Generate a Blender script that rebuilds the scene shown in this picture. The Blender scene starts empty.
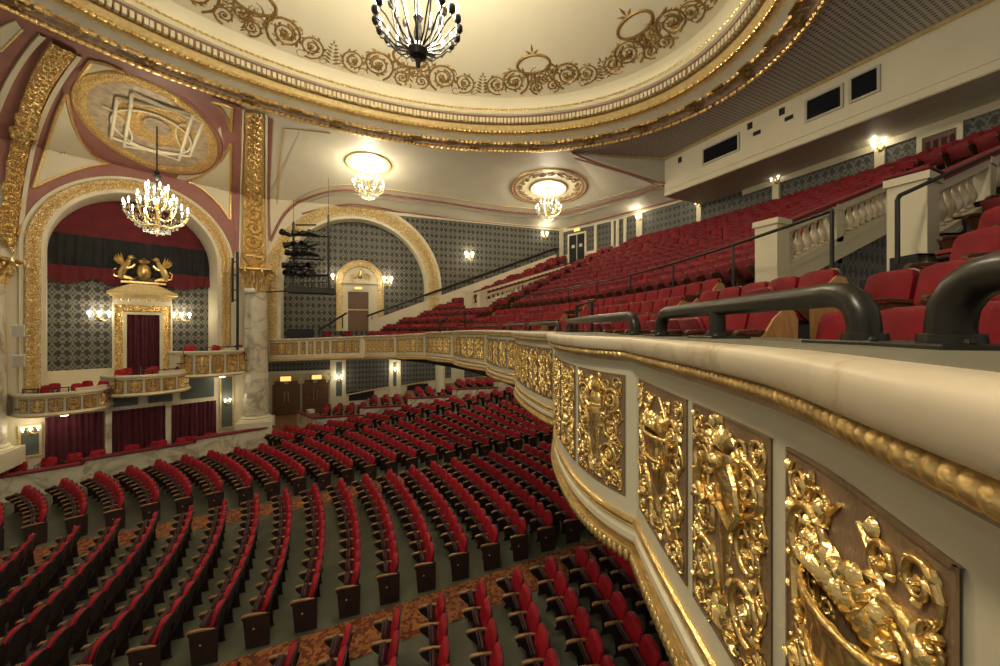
import bpy, math, random
from mathutils import Vector, Matrix
from mathutils.bvhtree import BVHTree
PI = math.pi
H = 5.9                      # eye height over the front of the orchestra floor
F = 385.0; HOR = 330.0
SN, CS = 0.4352, 0.9003      # house axis against the viewing direction
scene = bpy.context.scene
COL = scene.collection
rnd = random.Random(7)

def c2w(X, Y, z=0.0): return Vector((CS*X+SN*Y, -SN*X+CS*Y, z+H))
def w2c(p): return (CS*p[0]-SN*p[1], SN*p[0]+CS*p[1], p[2]-H)
def proj(p):
    X, Y, z = w2c(p)
    return (500+F*X/Y, HOR-F*z/Y, Y) if Y > 0.05 else None
EYE = Vector((0, 0, H))
def raydir(x, y): return c2w((x-500)/F, 1, (HOR-y)/F) - EYE
def at_depth(x, y, Y): return EYE + raydir(x, y)*Y
def at_z(x, y, z):
    d = raydir(x, y); return EYE + d*(z/d.z)
def lerp(a, b, t): return a+(b-a)*t
def clamp(x, a=0., b=1.): return max(a, min(b, x))

# ------------------------------------------------------------------ mesh builder
class MB:
    def __init__(s): s.v = []; s.f = []
    def add(s, vs, fs):
        o = len(s.v); s.v.extend([tuple(p) for p in vs]); s.f.extend([tuple(i+o for i in f) for f in fs]); return s
    def box(s, x0, x1, y0, y1, z0, z1, M=None, ch=0.0):
        if ch <= 0:
            vs = [Vector((x, y, z)) for x in (x0, x1) for y in (y0, y1) for z in (z0, z1)]
            fs = [(0,1,3,2),(4,6,7,5),(0,4,5,1),(2,3,7,6),(0,2,6,4),(1,5,7,3)]
        else:
            vs = []; fs = []
            X = (x0, x1); Y = (y0, y1); Z = (z0, z1); sg = (1, -1)
            idx = {}
            for i in (0, 1):
                for j in (0, 1):
                    for k in (0, 1):
                        for a in range(3):
                            p = [X[i], Y[j], Z[k]]
                            if a != 0: p[0] += sg[i]*ch
                            if a != 1: p[1] += sg[j]*ch
                            if a != 2: p[2] += sg[k]*ch
                            idx[(i, j, k, a)] = len(vs); vs.append(Vector(p))
            for a in range(3):
                b, c = (a+1) % 3, (a+2) % 3
                for side in (0, 1):
                    q = []
                    for (m, n) in ((0,0),(1,0),(1,1),(0,1)):
                        t = [0, 0, 0]; t[a] = side; t[b] = m; t[c] = n; q.append(idx[(*t, a)])
                    fs.append(tuple(q if side else q[::-1]))
                for m in (0, 1):
                    for n in (0, 1):
                        t0 = [0, 0, 0]; t1 = [0, 0, 0]; t0[a] = 0; t1[a] = 1
                        t0[b] = t1[b] = m; t0[c] = t1[c] = n
                        fs.append((idx[(*t0, b)], idx[(*t1, b)], idx[(*t1, c)], idx[(*t0, c)]))
            for i in (0, 1):
                for j in (0, 1):
                    for k in (0, 1): fs.append((idx[(i,j,k,0)], idx[(i,j,k,1)], idx[(i,j,k,2)]))
        if M is not None: vs = [M @ p for p in vs]
        return s.add(vs, fs)
    def grid(s, rows, closed=False, M=None):
        n = len(rows[0]); vs = [Vector(p) for r in rows for p in r]
        if M is not None: vs = [M @ p for p in vs]
        fs = []
        for i in range(len(rows)-1):
            for j in range(n if closed else n-1):
                k = (j+1) % n
                fs.append((i*n+j, i*n+k, (i+1)*n+k, (i+1)*n+j))
        return s.add(vs, fs)
    def tube(s, pts, r, n=6, closed=False, M=None, flat=None):
        pts = [Vector(p) for p in pts]; m = len(pts)
        rr = r if isinstance(r, (list, tuple)) else [r]*m
        up = Vector((0, 0, 1)); rows = []; prev = None
        for i, p in enumerate(pts):
            a = pts[(i-1) % m] if (closed or i > 0) else p
            b = pts[(i+1) % m] if (closed or i < m-1) else p
            t = b-a
            if t.length < 1e-9: t = Vector((0, 0, 1))
            t.normalize()
            if prev is None:
                u = t.cross(up)
                if u.length < 0.1: u = t.cross(Vector((1, 0, 0)))
            else:
                u = prev - t*prev.dot(t)
                if u.length < 1e-6: u = t.cross(up)
            u.normalize(); w = t.cross(u); prev = u
            rows.append([p+(u*math.cos(2*PI*k/n)+w*math.sin(2*PI*k/n))*rr[i] for k in range(n)])
        if flat is not None:
            rows = [[Vector((q.x, q.y, q.z*flat)) for q in r_] for r_ in rows]
        if closed: rows.append(rows[0])
        s.grid(rows, closed=True, M=M)
        if not closed:
            o = len(s.v)-n*m
            s.f.append(tuple(o+k for k in range(n))[::-1]); s.f.append(tuple(o+n*(m-1)+k for k in range(n)))
        return s
    def lathe(s, prof, n=12, M=None, sx=1., sy=1., a0=0., a1=2*PI, base=(0,0,0)):
        full = abs(a1-a0-2*PI) < 1e-6; m = n if full else n+1
        rows = [[Vector((base[0]+r*math.cos(a0+(a1-a0)*k/n)*sx, base[1]+r*math.sin(a0+(a1-a0)*k/n)*sy, base[2]+z)) for k in range(m)] for r, z in prof]
        return s.grid(rows, closed=full, M=M)
    def ball(s, c, rx, ry=None, rz=None, n=6, m=4, M=None):
        ry = rx if ry is None else ry; rz = rx if rz is None else rz
        c = Vector(c); vs = [c+Vector((0, 0, -rz))]
        for i in range(1, m):
            a = -PI/2+PI*i/m
            for k in range(n): vs.append(c+Vector((rx*math.cos(a)*math.cos(2*PI*k/n), ry*math.cos(a)*math.sin(2*PI*k/n), rz*math.sin(a))))
        vs.append(c+Vector((0, 0, rz))); fs = []
        for k in range(n): fs.append((0, 1+(k+1) % n, 1+k))
        for i in range(m-2):
            for k in range(n): fs.append((1+i*n+k, 1+i*n+(k+1) % n, 1+(i+1)*n+(k+1) % n, 1+(i+1)*n+k))
        l = len(vs)-1
        for k in range(n): fs.append((1+(m-2)*n+k, 1+(m-2)*n+(k+1) % n, l))
        if M is not None: vs = [M @ p for p in vs]
        return s.add(vs, fs)
    hires = False
    def leaf(s, x, y, ang, L, W, h=0.02, z=0.0, M=None):
        c, sn = math.cos(ang), math.sin(ang)
        if s.hires:
            rows = []; bend = .35 if (int(x*9973)+int(y*7919)) % 2 else -.35
            for i in range(8):
                t = i/7; w = W*.62*math.sin(PI*min(1, .06+t*.94)**.75)*(1+.16*math.cos(t*19)); a = L*t*(1-.08*t); of = bend*W*t*t
                hh = h*(math.sin(PI*(.12+.8*t))); row = []
                for q, hz in ((-1, -.25), (-.55, .55), (0, .95), (.55, .55), (1, -.25)):
                    b = w*q+of; row.append((x+a*c-b*sn, y+a*sn+b*c, z+max(-.002, hh*hz)))
                rows.append(row)
            return s.grid(rows, M=M)
        def T(a, b, zz): return Vector((x+a*c-b*sn, y+a*sn+b*c, z+zz))
        vs = [T(0,0,0), T(L*.45,W/2,0), T(L,0,h*.3), T(L*.45,-W/2,0), T(L*.4,0,h)]
        if M is not None: vs = [M @ p for p in vs]
        return s.add(vs, [(0,4,1),(1,4,2),(2,4,3),(3,4,0)])
    def poly(s, pts): return s.add(pts, [tuple(range(len(pts)))])
    def prism(s, pts, d):
        d = Vector(d); n = len(pts); P = [Vector(p) for p in pts]
        s.add(P+[p+d for p in P], [tuple(range(n))[::-1], tuple(range(n, 2*n))]+[(i, (i+1) % n, n+(i+1) % n, n+i) for i in range(n)]); return s
    def build(s, name, m, parent=None, smooth=True, ang=40, fix=True):
        me = bpy.data.meshes.new(name); me.from_pydata(s.v, [], s.f)
        if fix:
            import bmesh
            bm = bmesh.new(); bm.from_mesh(me); bmesh.ops.recalc_face_normals(bm, faces=bm.faces); bm.to_mesh(me); bm.free()
        if smooth:
            me.polygons.foreach_set('use_smooth', [True]*len(me.polygons)); me.set_sharp_from_angle(angle=math.radians(ang))
        me.materials.append(m); me.update()
        o = bpy.data.objects.new(name, me); COL.objects.link(o)
        if parent is not None: o.parent = parent
        return o

def tag(o, label=None, cat=None, group=None, kind=None):
    if label: o['label'] = label
    if cat: o['category'] = cat
    if group: o['group'] = group
    if kind: o['kind'] = kind
    return o
def empty(name, loc=(0,0,0), rz=0., M=None):
    o = bpy.data.objects.new(name, None); COL.objects.link(o); o.empty_display_size = 0.1
    if M is not None: o.matrix_world = M
    else: o.location = loc; o.rotation_euler = (0, 0, rz)
    return o
def thing(name, label, cat, loc=(0,0,0), rz=0., group=None, M=None): return tag(empty(name, loc, rz, M), label, cat, group)
def struct(o): o['kind'] = 'structure'; return o
def copy_tree(o, parent=None):
    c = o.copy(); COL.objects.link(c)
    if parent is not None: c.parent = parent
    for ch in o.children: copy_tree(ch, c)
    return c

# ------------------------------------------------------------------ materials
def nmat(name):
    m = bpy.data.materials.new(name); m.use_nodes = True; nt = m.node_tree; b = nt.nodes['Principled BSDF']
    return m, nt, b
class NB:
    def __init__(s, nt): s.nt = nt
    def n(s, t, **k):
        x = s.nt.nodes.new(t)
        for a, v in k.items(): setattr(x, a, v)
        return x
    def l(s, a, b): s.nt.links.new(a, b)
    def math(s, op, a, b=None, c=None):
        x = s.n('ShaderNodeMath', operation=op)
        for i, q in enumerate((a, b, c)):
            if q is None: continue
            if isinstance(q, (int, float)): x.inputs[i].default_value = q
            else: s.l(q, x.inputs[i])
        return x.outputs[0]
    def ramp(s, fac, stops, interp='LINEAR'):
        x = s.n('ShaderNodeValToRGB'); x.color_ramp.interpolation = interp; e = x.color_ramp.elements
        while len(e) < len(stops): e.new(0.5)
        for q, (p, c) in zip(e, stops): q.position = p; q.color = (*c, 1)
        s.l(fac, x.inputs[0]); return x.outputs[0]
    def noise(s, co, scale, detail=3, rough=.5, dist=0.):
        x = s.n('ShaderNodeTexNoise'); x.inputs['Scale'].default_value = scale; x.inputs['Detail'].default_value = detail
        x.inputs['Roughness'].default_value = rough; x.inputs['Distortion'].default_value = dist
        if co is not None: s.l(co, x.inputs['Vector'])
        return x
    def vor(s, co, scale, feat='F1', rand=1.):
        x = s.n('ShaderNodeTexVoronoi', feature=feat); x.inputs['Scale'].default_value = scale; x.inputs['Randomness'].default_value = rand
        if co is not None: s.l(co, x.inputs['Vector'])
        return x
    def bump(s, h, b, strength=.3, dist=.02):
        x = s.n('ShaderNodeBump'); x.inputs['Strength'].default_value = strength; x.inputs['Distance'].default_value = dist
        s.l(h, x.inputs['Height']); s.l(x.outputs[0], b.inputs['Normal'])
    def obj(s): return s.n('ShaderNodeTexCoord').outputs['Object']
    def pos(s): return s.n('ShaderNodeNewGeometry').outputs['Position']
def simple(name, col, rough=.6, metal=0., var=.12, scale=6., bump=0., bscale=60., sheen=0., spec=None, coat=0., space='pos', bd=.02):
    m, nt, b = nmat(name); k = NB(nt); co = k.pos() if space == 'pos' else k.obj()
    n = k.noise(co, scale, 4)
    c0 = tuple(max(0, x*(1-var)) for x in col); c1 = tuple(min(1, x*(1+var)) for x in col)
    k.l(k.ramp(n.outputs['Fac'], [(.3, c0), (.7, c1)]), b.inputs['Base Color'])
    b.inputs['Roughness'].default_value = rough; b.inputs['Metallic'].default_value = metal
    if spec is not None: b.inputs['Specular IOR Level'].default_value = spec
    if sheen: b.inputs['Sheen Weight'].default_value = sheen; b.inputs['Sheen Roughness'].default_value = .4; b.inputs['Sheen Tint'].default_value = (*[min(1, x*1.3+.1) for x in col], 1)
    if coat: b.inputs['Coat Weight'].default_value = coat; b.inputs['Coat Roughness'].default_value = .15
    if bump: k.bump(k.noise(co, bscale, 3).outputs['Fac'], b, bump, bd)
    return m
def glow(name, col, st):
    m, nt, b = nmat(name); b.inputs['Base Color'].default_value = (*col, 1)
    b.inputs['Emission Color'].default_value = (*col, 1); b.inputs['Emission Strength'].default_value = st; return m
def carved(name, hi, lo, metal, rough, scale, strength=.8, wave=True, bd=.03):
    """gilded carving: a scrolling relief cut by noise-warped cells"""
    m, nt, b = nmat(name); k = NB(nt); co = k.obj()
    w = k.noise(co, scale*.6, 2, .5); mix = k.n('ShaderNodeMixRGB', blend_type='ADD'); mix.inputs[0].default_value = .35
    k.l(co, mix.inputs[1]); k.l(w.outputs['Color'], mix.inputs[2])
    v = k.vor(mix.outputs[0], scale, 'F1'); d = v.outputs['Distance']
    r = k.math('SINE', k.math('MULTIPLY', d, 15.)); h = k.math('ADD', k.math('MULTIPLY', r, .5), .5)
    n2 = k.noise(co, scale*5, 3); h2 = k.math('ADD', k.math('MULTIPLY', h, .7), k.math('MULTIPLY', n2.outputs['Fac'], .6))
    k.l(k.ramp(h2, [(.25, lo), (.75, hi)]), b.inputs['Base Color'])
    b.inputs['Metallic'].default_value = metal; b.inputs['Roughness'].default_value = rough
    k.bump(h2, b, strength, bd); return m
def damask(name, dark, light, w, h):
    m, nt, b = nmat(name); k = NB(nt)
    sep = k.n('ShaderNodeSeparateXYZ'); k.l(k.obj(), sep.inputs[0]); x, y = sep.outputs[0], sep.outputs[1]
    def cx(f, q=0.): return k.math('COSINE', k.math('ADD', k.math('MULTIPLY', x, 2*PI*f/w), q))
    def cy(f, q=0.): return k.math('COSINE', k.math('ADD', k.math('MULTIPLY', y, 2*PI*f/h), q))
    a = k.math('MULTIPLY', cx(1), cy(1)); a2 = k.math('MULTIPLY', cx(2), cy(2)); a3 = k.math('MULTIPLY', cx(3), cy(4)); a4 = k.math('MULTIPLY', cx(5), cy(3))
    t = k.math('ADD', k.math('MULTIPLY', k.math('ABSOLUTE', a), .8), k.math('ADD', k.math('MULTIPLY', a2, -.45), k.math('ADD', k.math('MULTIPLY', a3, .28), k.math('MULTIPLY', a4, .22))))
    c = k.ramp(t, [(.30, dark), (.42, light)]); k.l(c, b.inputs['Base Color']); b.inputs['Roughness'].default_value = .62
    return m
def marble(name, base, vein, sc=1.3):
    m, nt, b = nmat(name); k = NB(nt); co = k.pos()
    n = k.noise(co, sc, 6, .6, .9); v = k.math('ABSOLUTE', k.math('SUBTRACT', n.outputs['Fac'], .5))
    n2 = k.noise(co, sc*2.3, 3)
    f = k.math('ADD', v, k.math('MULTIPLY', k.math('SUBTRACT', n2.outputs['Fac'], .5), .12))
    k.l(k.ramp(f, [(.0, vein), (.025, tuple(lerp(a, c, .6) for a, c in zip(vein, base))), (.09, base), (.4, tuple(x*.93 for x in base))]), b.inputs['Base Color'])
    b.inputs['Roughness'].default_value = .35; return m
def speckle(name, cols, scale, rough=.95):
    m, nt, b = nmat(name); k = NB(nt); v = k.vor(k.pos(), scale)
    k.l(k.ramp(v.outputs['Color'], [(i/len(cols), c) for i, c in enumerate(cols)], 'CONSTANT'), b.inputs['Base Color'])
    b.inputs['Roughness'].default_value = rough; return m
def perforated(name, base, dark, s):
    m, nt, b = nmat(name); k = NB(nt); v = k.vor(k.pos(), s, 'F1', 0.); v.voronoi_dimensions = '2D'
    k.l(k.ramp(v.outputs['Distance'], [(.22, dark), (.36, base)]), b.inputs['Base Color']); b.inputs['Roughness'].default_value = .8; return m
def wood(name, a, c, rough=.4):
    m, nt, b = nmat(name); k = NB(nt); mp = k.n('ShaderNodeMapping'); mp.inputs['Scale'].default_value = (14, 14, 2.5); k.l(k.obj(), mp.inputs[0])
    n = k.noise(mp.outputs[0], 2.5, 4, .6, .6); k.l(k.ramp(n.outputs['Fac'], [(.3, a), (.7, c)]), b.inputs['Base Color']); b.inputs['Roughness'].default_value = rough; return m
M_ = {}
M_['cream'] = simple('cream_paint', (.66, .60, .43), .5, var=.05, scale=1.2, bump=.05, bscale=9)
M_['ceil'] = simple('ceiling_paint', (.76, .72, .57), .55, var=.05, scale=.8)
M_['dome'] = simple('dome_paint', (.74, .69, .52), .6, var=.03, scale=.7)
M_['grey'] = simple('grey_cream_paint', (.42, .39, .31), .6, var=.06, scale=1.)
M_['booth'] = simple('booth_paint', (.60, .55, .41), .55, var=.05, scale=.9)
M_['mauve'] = simple('mauve_paint', (.30, .125, .10), .55, var=.1, scale=2)
M_['mauvedark'] = simple('dark_mauve_paint', (.16, .07, .055), .6, var=.12, scale=2)
M_['taupe'] = simple('taupe_glaze', (.42, .33, .22), .5, metal=.1, var=.3, scale=5)
M_['gold'] = simple('gilding', (.88, .62, .25), .28, metal=.9, var=.18, scale=18, bump=.25, bscale=55)
M_['goldold'] = simple('old_gilding', (.68, .48, .20), .38, metal=.8, var=.25, scale=14, bump=.3, bscale=40)
M_['goldpaint'] = simple('gold_paint', (.64, .49, .22), .45, metal=.3, var=.15, scale=10)
M_['bronze'] = simple('bronze_ground', (.27, .18, .105), .45, metal=.3, var=.15, scale=9, bump=.15, bscale=70)
M_['brownpaint'] = simple('brown_gilt_scroll', (.30, .19, .06), .45, metal=.4, var=.3, scale=12)
M_['carvedgold'] = carved('carved_gilding', (.84, .58, .22), (.30, .17, .05), .75, .36, 6.5)
M_['carvedpale'] = carved('pale_carved_gilding', (.86, .68, .36), (.46, .31, .12), .5, .42, 7.5)
M_['carvedfine'] = carved('fine_carved_gilding', (.84, .60, .24), (.36, .2, .06), .7, .36, 9., .7)
M_['panelfar'] = carved('gilt_panel_ground', (.72, .48, .18), (.34, .22, .1), .6, .4, 14., .5, bd=.012)
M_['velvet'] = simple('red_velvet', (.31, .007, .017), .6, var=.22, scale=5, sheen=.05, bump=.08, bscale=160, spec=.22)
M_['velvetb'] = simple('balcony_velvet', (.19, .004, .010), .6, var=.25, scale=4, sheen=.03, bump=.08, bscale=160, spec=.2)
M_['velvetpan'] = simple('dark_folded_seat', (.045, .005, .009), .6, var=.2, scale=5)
M_['velvetd'] = simple('deep_red_velvet', (.16, .006, .013), .75, var=.2, scale=5, sheen=.2)
M_['cushion'] = simple('red_leather', (.22, .008, .016), .45, var=.15, scale=4)
M_['seatshell'] = simple('seat_back_shell', (.028, .014, .014), .5, var=.3, scale=8)
M_['armwood'] = wood('arm_rest_wood', (.22, .105, .04), (.36, .20, .085), .35)
M_['plywood'] = wood('tan_plywood', (.34, .17, .06), (.50, .28, .11), .4)
M_['darkwood'] = wood('dark_wood', (.05, .022, .010), (.13, .06, .025), .4)
M_['doorwood'] = wood('door_wood', (.085, .04, .018), (.19, .10, .042), .4)
M_['iron'] = simple('black_iron', (.016, .015, .014), .42, metal=.3, var=.3, scale=10)
M_['pipe'] = simple('dark_painted_pipe', (.022, .020, .014), .33, metal=.25, var=.25, scale=6, bump=.03, bscale=20)
M_['dark'] = simple('dark_void', (.008, .008, .010), .8, var=.2)
M_['glassdark'] = simple('dark_glass', (.006, .007, .012), .12, var=.2)
M_['curtain'] = simple('maroon_curtain', (.075, .006, .016), .85, var=.3, scale=3, sheen=.15)
M_['valance'] = simple('red_valance', (.12, .006, .012), .8, var=.25, scale=2, sheen=.1)
M_['blackdrape'] = simple('black_drape', (.014, .015, .016), .85, var=.35, scale=2)
M_['slate'] = simple('slate_panel', (.085, .105, .095), .5, var=.12, scale=2)
M_['marble'] = marble('white_marble', (.66, .60, .46), (.36, .31, .22), .8)
M_['marblecap'] = marble('cream_marble', (.70, .60, .44), (.56, .45, .29), 2.2)
M_['captop'] = simple('grey_cap_top', (.20, .19, .135), .5, var=.15, scale=3)  # darker grey-olive for the top of the cap behind its marble edge
M_['concrete'] = simple('painted_concrete', (.085, .090, .058), .55, var=.35, scale=1.2)
M_['carpet'] = speckle('carpet', [(.21, .055, .018), (.33, .13, .035), (.15, .03, .012), (.25, .10, .03), (.10, .035, .014)], 16)
M_['lobby'] = simple('rust_carpet', (.20, .085, .03), .95, var=.25, scale=6)
M_['perf'] = perforated('perforated_tile', (.56, .54, .48), (.15, .145, .135), 7.5)
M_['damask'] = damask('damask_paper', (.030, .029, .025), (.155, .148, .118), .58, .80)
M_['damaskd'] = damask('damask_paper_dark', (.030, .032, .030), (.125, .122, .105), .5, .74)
M_['crystal'] = simple('crystal', (.36, .40, .35), .06, var=.3, scale=30, coat=.8)
M_['brass'] = simple('brass', (.55, .42, .18), .3, metal=.9, var=.1)
M_['bulb'] = glow('bulb', (1., .94, .80), 5.)
M_['bulbsoft'] = glow('soft_bulb', (1., .88, .62), 5.)
M_['sconceglow'] = glow('sconce_shade', (1., .90, .68), 6.)
M_['signglow'] = glow('lit_sign', (1., .58, .16), .9)
M_['white'] = simple('white_plastic', (.6, .58, .5), .5, var=.05)
M_['stripgold'] = M_['goldpaint']
# ------------------------------------------------------------------ ornament helpers
def spiral_pts(cx, cy, R, a0, d, turns=1.9, n=30, inner=.14, z=0.):
    out = []
    for i in range(n):
        t = i/(n-1); r = R*(1-(1-inner)*t**.85); a = a0+d*turns*2*PI*t
        out.append((cx+r*math.cos(a), cy+r*math.sin(a), z))
    return out
def scroll(mb, cx, cy, R, a0, d, thick=.07, turns=1.9, leaves=10, M=None, h=.5, n=30, seg=5, rosette=True):
    if mb.hires: n = max(n, 40); seg = 8
    pts = spiral_pts(cx, cy, R, a0, d, turns, n)
    mb.tube(pts, [R*thick*(1-.55*i/(n-1)) for i in range(n)], seg, M=M)
    for k in range(leaves):
        i = int(2+k*(n*.62)/max(1, leaves)); p = pts[i]; q = pts[i+1]
        ang = math.atan2(q[1]-p[1], q[0]-p[0])-d*.75
        mb.leaf(p[0], p[1], ang, R*(.42-.016*k), R*.2, R*thick*1.3*h*2, 0, M)
    if rosette:
        for k in range(5): mb.leaf(cx, cy, k*2*PI/5+a0, R*.24, R*.18, R*thick*h*2.2, R*thick*.4, M)
        mb.ball((cx, cy, R*thick), R*.08, n=6, m=4, M=M)
def sweep_vine(mb, pts, r, M=None, leaves=0, L=.1, seg=5):
    n = len(pts); mb.tube(pts, [r*(1-.4*i/(n-1)) for i in range(n)], seg, M=M)
    for k in range(leaves):
        i = int((k+.5)*(n-1)/leaves); p = pts[i]; q = pts[min(i+1, n-1)]
        a = math.atan2(q[1]-p[1], q[0]-p[0])
        mb.leaf(p[0], p[1], a+(.8 if k % 2 else -.8), L, L*.45, r*1.6, 0, M)

# ------------------------------------------------------------------ wall frames
class Frame:
    """a wall plane: a along the wall (to the viewer's right), b height above eye level, c out of the wall"""
    def __init__(s, p, q):
        p = Vector((p[0], p[1], H)); q = Vector((q[0], q[1], H)); s.o = p; s.L = (q-p).length
        s.d = (q-p).normalized(); s.u = Vector((0, 0, 1)); s.n = s.d.cross(s.u)
        s.M = Matrix(((s.d.x, s.u.x, s.n.x, p.x), (s.d.y, s.u.y, s.n.y, p.y), (s.d.z, s.u.z, s.n.z, p.z), (0, 0, 0, 1)))
    def px(s, x, y, c=0.):
        d = raydir(x, y); o = s.o+s.n*c; t = (o-EYE).dot(s.n)/d.dot(s.n); p = EYE+d*t-o
        return p.dot(s.d), p.z
    def a(s, x, c=0.): return s.px(x, HOR, c)[0]
    def w(s, a, b, c=0.): return s.o+s.d*a+s.u*b+s.n*c
    def at(s, a, b, c=0.): return s.M @ Matrix.Translation((a, b, c))
def uvp(X, Y): p = c2w(X, Y); return (p.x, p.y)
PL = uvp(-18.3, 14.2); PA = uvp(-13.4, 19.9); PB = uvp(-12.55, 20.75); PC = uvp(4.35, 26.55)
W1 = Frame(PL, PA); W2 = Frame(PB, PC)
ext = W1.w(-6.5, 0); PE = (ext.x, ext.y)
PG = (17.35, 14.0); PF = (14.8, 12.8); PQ = (10.4, 14.2)

def placed(mb, name, m, M, parent=None, **k):
    o = mb.build(name, m, parent, **k); o.matrix_world = M; return o

SHV = []; SHF = []
def shell_add(o):
    off = len(SHV); mw = o.matrix_world
    for v in o.data.vertices: SHV.append(mw @ v.co)
    for p in o.data.polygons: SHF.append([i+off for i in p.vertices])

def arch_wall(fr, a0, a1, b0, b1, ac, r, sp, bot, name, m, reveal):
    mb = MB()
    mb.poly([(a0, b0, 0), (ac-r, b0, 0), (ac-r, b1, 0), (a0, b1, 0)])
    mb.poly([(ac+r, b0, 0), (a1, b0, 0), (a1, b1, 0), (ac+r, b1, 0)])
    mb.poly([(ac-r, b0, 0), (ac+r, b0, 0), (ac+r, bot, 0), (ac-r, bot, 0)])
    n = 40; arc = [(ac-r, bot)]+[(ac-r*math.cos(PI*i/n), sp+r*math.sin(PI*i/n)) for i in range(n+1)]+[(ac+r, bot)]
    mb.grid([[(x, y, 0) for x, y in arc[1:-1]], [(x, b1, 0) for x, y in arc[1:-1]]])
    mb.grid([[(x, y, 0) for x, y in arc], [(x, y, -reveal) for x, y in arc]])
    mb.poly([(ac-r, bot, 0), (ac+r, bot, 0), (ac+r, bot, -reveal), (ac-r, bot, -reveal)])
    o = placed(mb, name, m, fr.M, smooth=False, fix=False); return struct(o)
def arch_band(fr, ac, r0, r1, sp, bot, c, h, name, m, parent=None, n=48, vine=None):
    """moulded band round an arch: radius r0 to r1, standing h proud of c"""
    mb = MB(); rows = []
    for k, (rr, z) in enumerate(((r0, c), (r0, c+h*.7), (lerp(r0, r1, .12), c+h), (lerp(r0, r1, .5), c+h*.8), (lerp(r0, r1, .88), c+h), (r1, c+h*.7), (r1, c))):
        rows.append([(ac-rr, bot, z)]+[(ac-rr, lerp(bot, sp, i/6), z) for i in range(1, 6)]+[(ac-rr*math.cos(PI*i/n), sp+rr*math.sin(PI*i/n), z) for i in range(n+1)]+[(ac+rr, lerp(sp, bot, i/6), z) for i in range(1, 7)])
    mb.grid(rows); o = placed(mb, name, m, fr.M, parent) if parent is None else mb.build(name, m, parent)
    if vine:
        s = MB(); rm = (r0+r1)/2; w = (r1-r0)*.36; L = PI*rm+2*(sp-bot); k = int(L/(w*1.75))
        for i in range(k):
            d = (i+.5)*L/k; st = sp-bot
            if d < st: x, y, a = ac-rm, bot+d, PI/2
            elif d > L-st: x, y, a = ac+rm, bot+L-d, -PI/2
            else: q = (d-st)/rm; x, y, a = ac-rm*math.cos(q), sp+rm*math.sin(q), PI/2-q
            M = Matrix.Translation((x, y, c+h*.85)) @ Matrix.Rotation(a, 4, 'Z'); sd = 1 if i % 2 else -1
            scroll(s, 0, 0, w, -sd*PI*.75, sd, .16, 1.5, 7, M, n=16, seg=4, h=.7)
        s.build('vine_relief', M_[vine], o).matrix_parent_inverse = Matrix.Identity(4)
    return o

# arch of the boxes and arch of the side wall
A1 = dict(ac=(W1.a(47)+W1.a(217))/2, r=(W1.a(217)-W1.a(47))/2); A1['sp'] = W1.px(140, 195)[1]-A1['r']
A2 = dict(ac=(W2.a(281)+W2.a(425.5))/2, r=(W2.a(425.5)-W2.a(281))/2); A2['sp'] = W2.px(357, 219)[1]-A2['r']
wall_box = arch_wall(W1, -6.5, W1.L, -5.9, 7.05, A1['ac'], A1['r'], A1['sp'], -2.35, 'wall_boxes', M_['cream'], 1.7)
wall_pil = struct(placed(MB().poly([(0, -6, 0), (Frame(PA, PB).L, -6, 0), (Frame(PA, PB).L, 7.1, 0), (0, 7.1, 0)]), 'wall_pilaster', M_['cream'], Frame(PA, PB).M, smooth=False, fix=False))
wall_side = arch_wall(W2, 0, W2.L, -1.7, 7.1, A2['ac'], A2['r'], A2['sp'], -1.5, 'wall_side', M_['cream'], .7)
for o in (wall_box, wall_pil, wall_side): shell_add(o)

# ------------------------------------------------------------------ ceiling and dome
DC = (1.635, 8.94); DA, DB = 11.19, 7.68; ZR = 8.0
def ell(th, s=1.0): return (DC[0]+DA*s*math.cos(th), DC[1]+DB*s*math.sin(th))
PERIM = [(PE, 7.05), (PL, 7.05), (PA, 7.05), (PB, 7.1), (PC, 6.95), (PG, 6.85), (PF, 6.83)]
def hit_poly(phi, poly):
    dx, dy = math.cos(phi), math.sin(phi); best = None
    for (p, zp), (q, zq) in zip(poly, poly[1:]):
        ex, ey = q[0]-p[0], q[1]-p[1]; det = dx*(-ey)+dy*ex
        if abs(det) < 1e-9: continue
        rx, ry = p[0]-DC[0], p[1]-DC[1]
        t = (rx*(-ey)+ry*ex)/det; s_ = (dx*ry-dy*rx)/det
        if t > 0 and -1e-6 <= s_ <= 1+1e-6 and (best is None or t > best[0]): best = (t, lerp(zp, zq, clamp(s_)))
    return None if best is None else (DC[0]+dx*best[0], DC[1]+dy*best[0], best[1])
def ring_at(phi):
    k = 1/math.hypot(math.cos(phi)/DA, math.sin(phi)/DB); return (DC[0]+k*math.cos(phi), DC[1]+k*math.sin(phi), ZR)
def ang(p): return math.atan2(p[1]-DC[1], p[0]-DC[0])
def loft(phis, inner, outer, p, name, m, K=8):
    cols = []
    for f in phis:
        i, o = inner(f), outer(f)
        cols.append([(lerp(o[0], i[0], t), lerp(o[1], i[1], t), H+lerp(o[2], i[2], 1-(1-t)**p)) for t in [k/K for k in range(K+1)]])
    ob = MB().grid(cols).build(name, m, smooth=True, ang=25, fix=False); struct(ob); shell_add(ob); return ob
def span(a, b, n): return [lerp(a, b, i/n) for i in range(n+1)]
aE, aL, aA, aB, aC, aG, aF, aQ = [ang(p) for p in (PE, PL, PA, PB, PC, PG, PF, PQ)]
outp = lambda f: hit_poly(f, PERIM)
qf = lambda f: hit_poly(f, [(PQ, 8.0), (PF, 6.83)]) or (PF[0], PF[1], 6.83)
aA2 = ang(at_z(243, 103, ZR))
ceil1 = loft(span(aE, aL, 12)+span(aL, aA2, 28)[1:], ring_at, outp, 1.25, 'ceiling_boxes', M_['mauve'])
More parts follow.
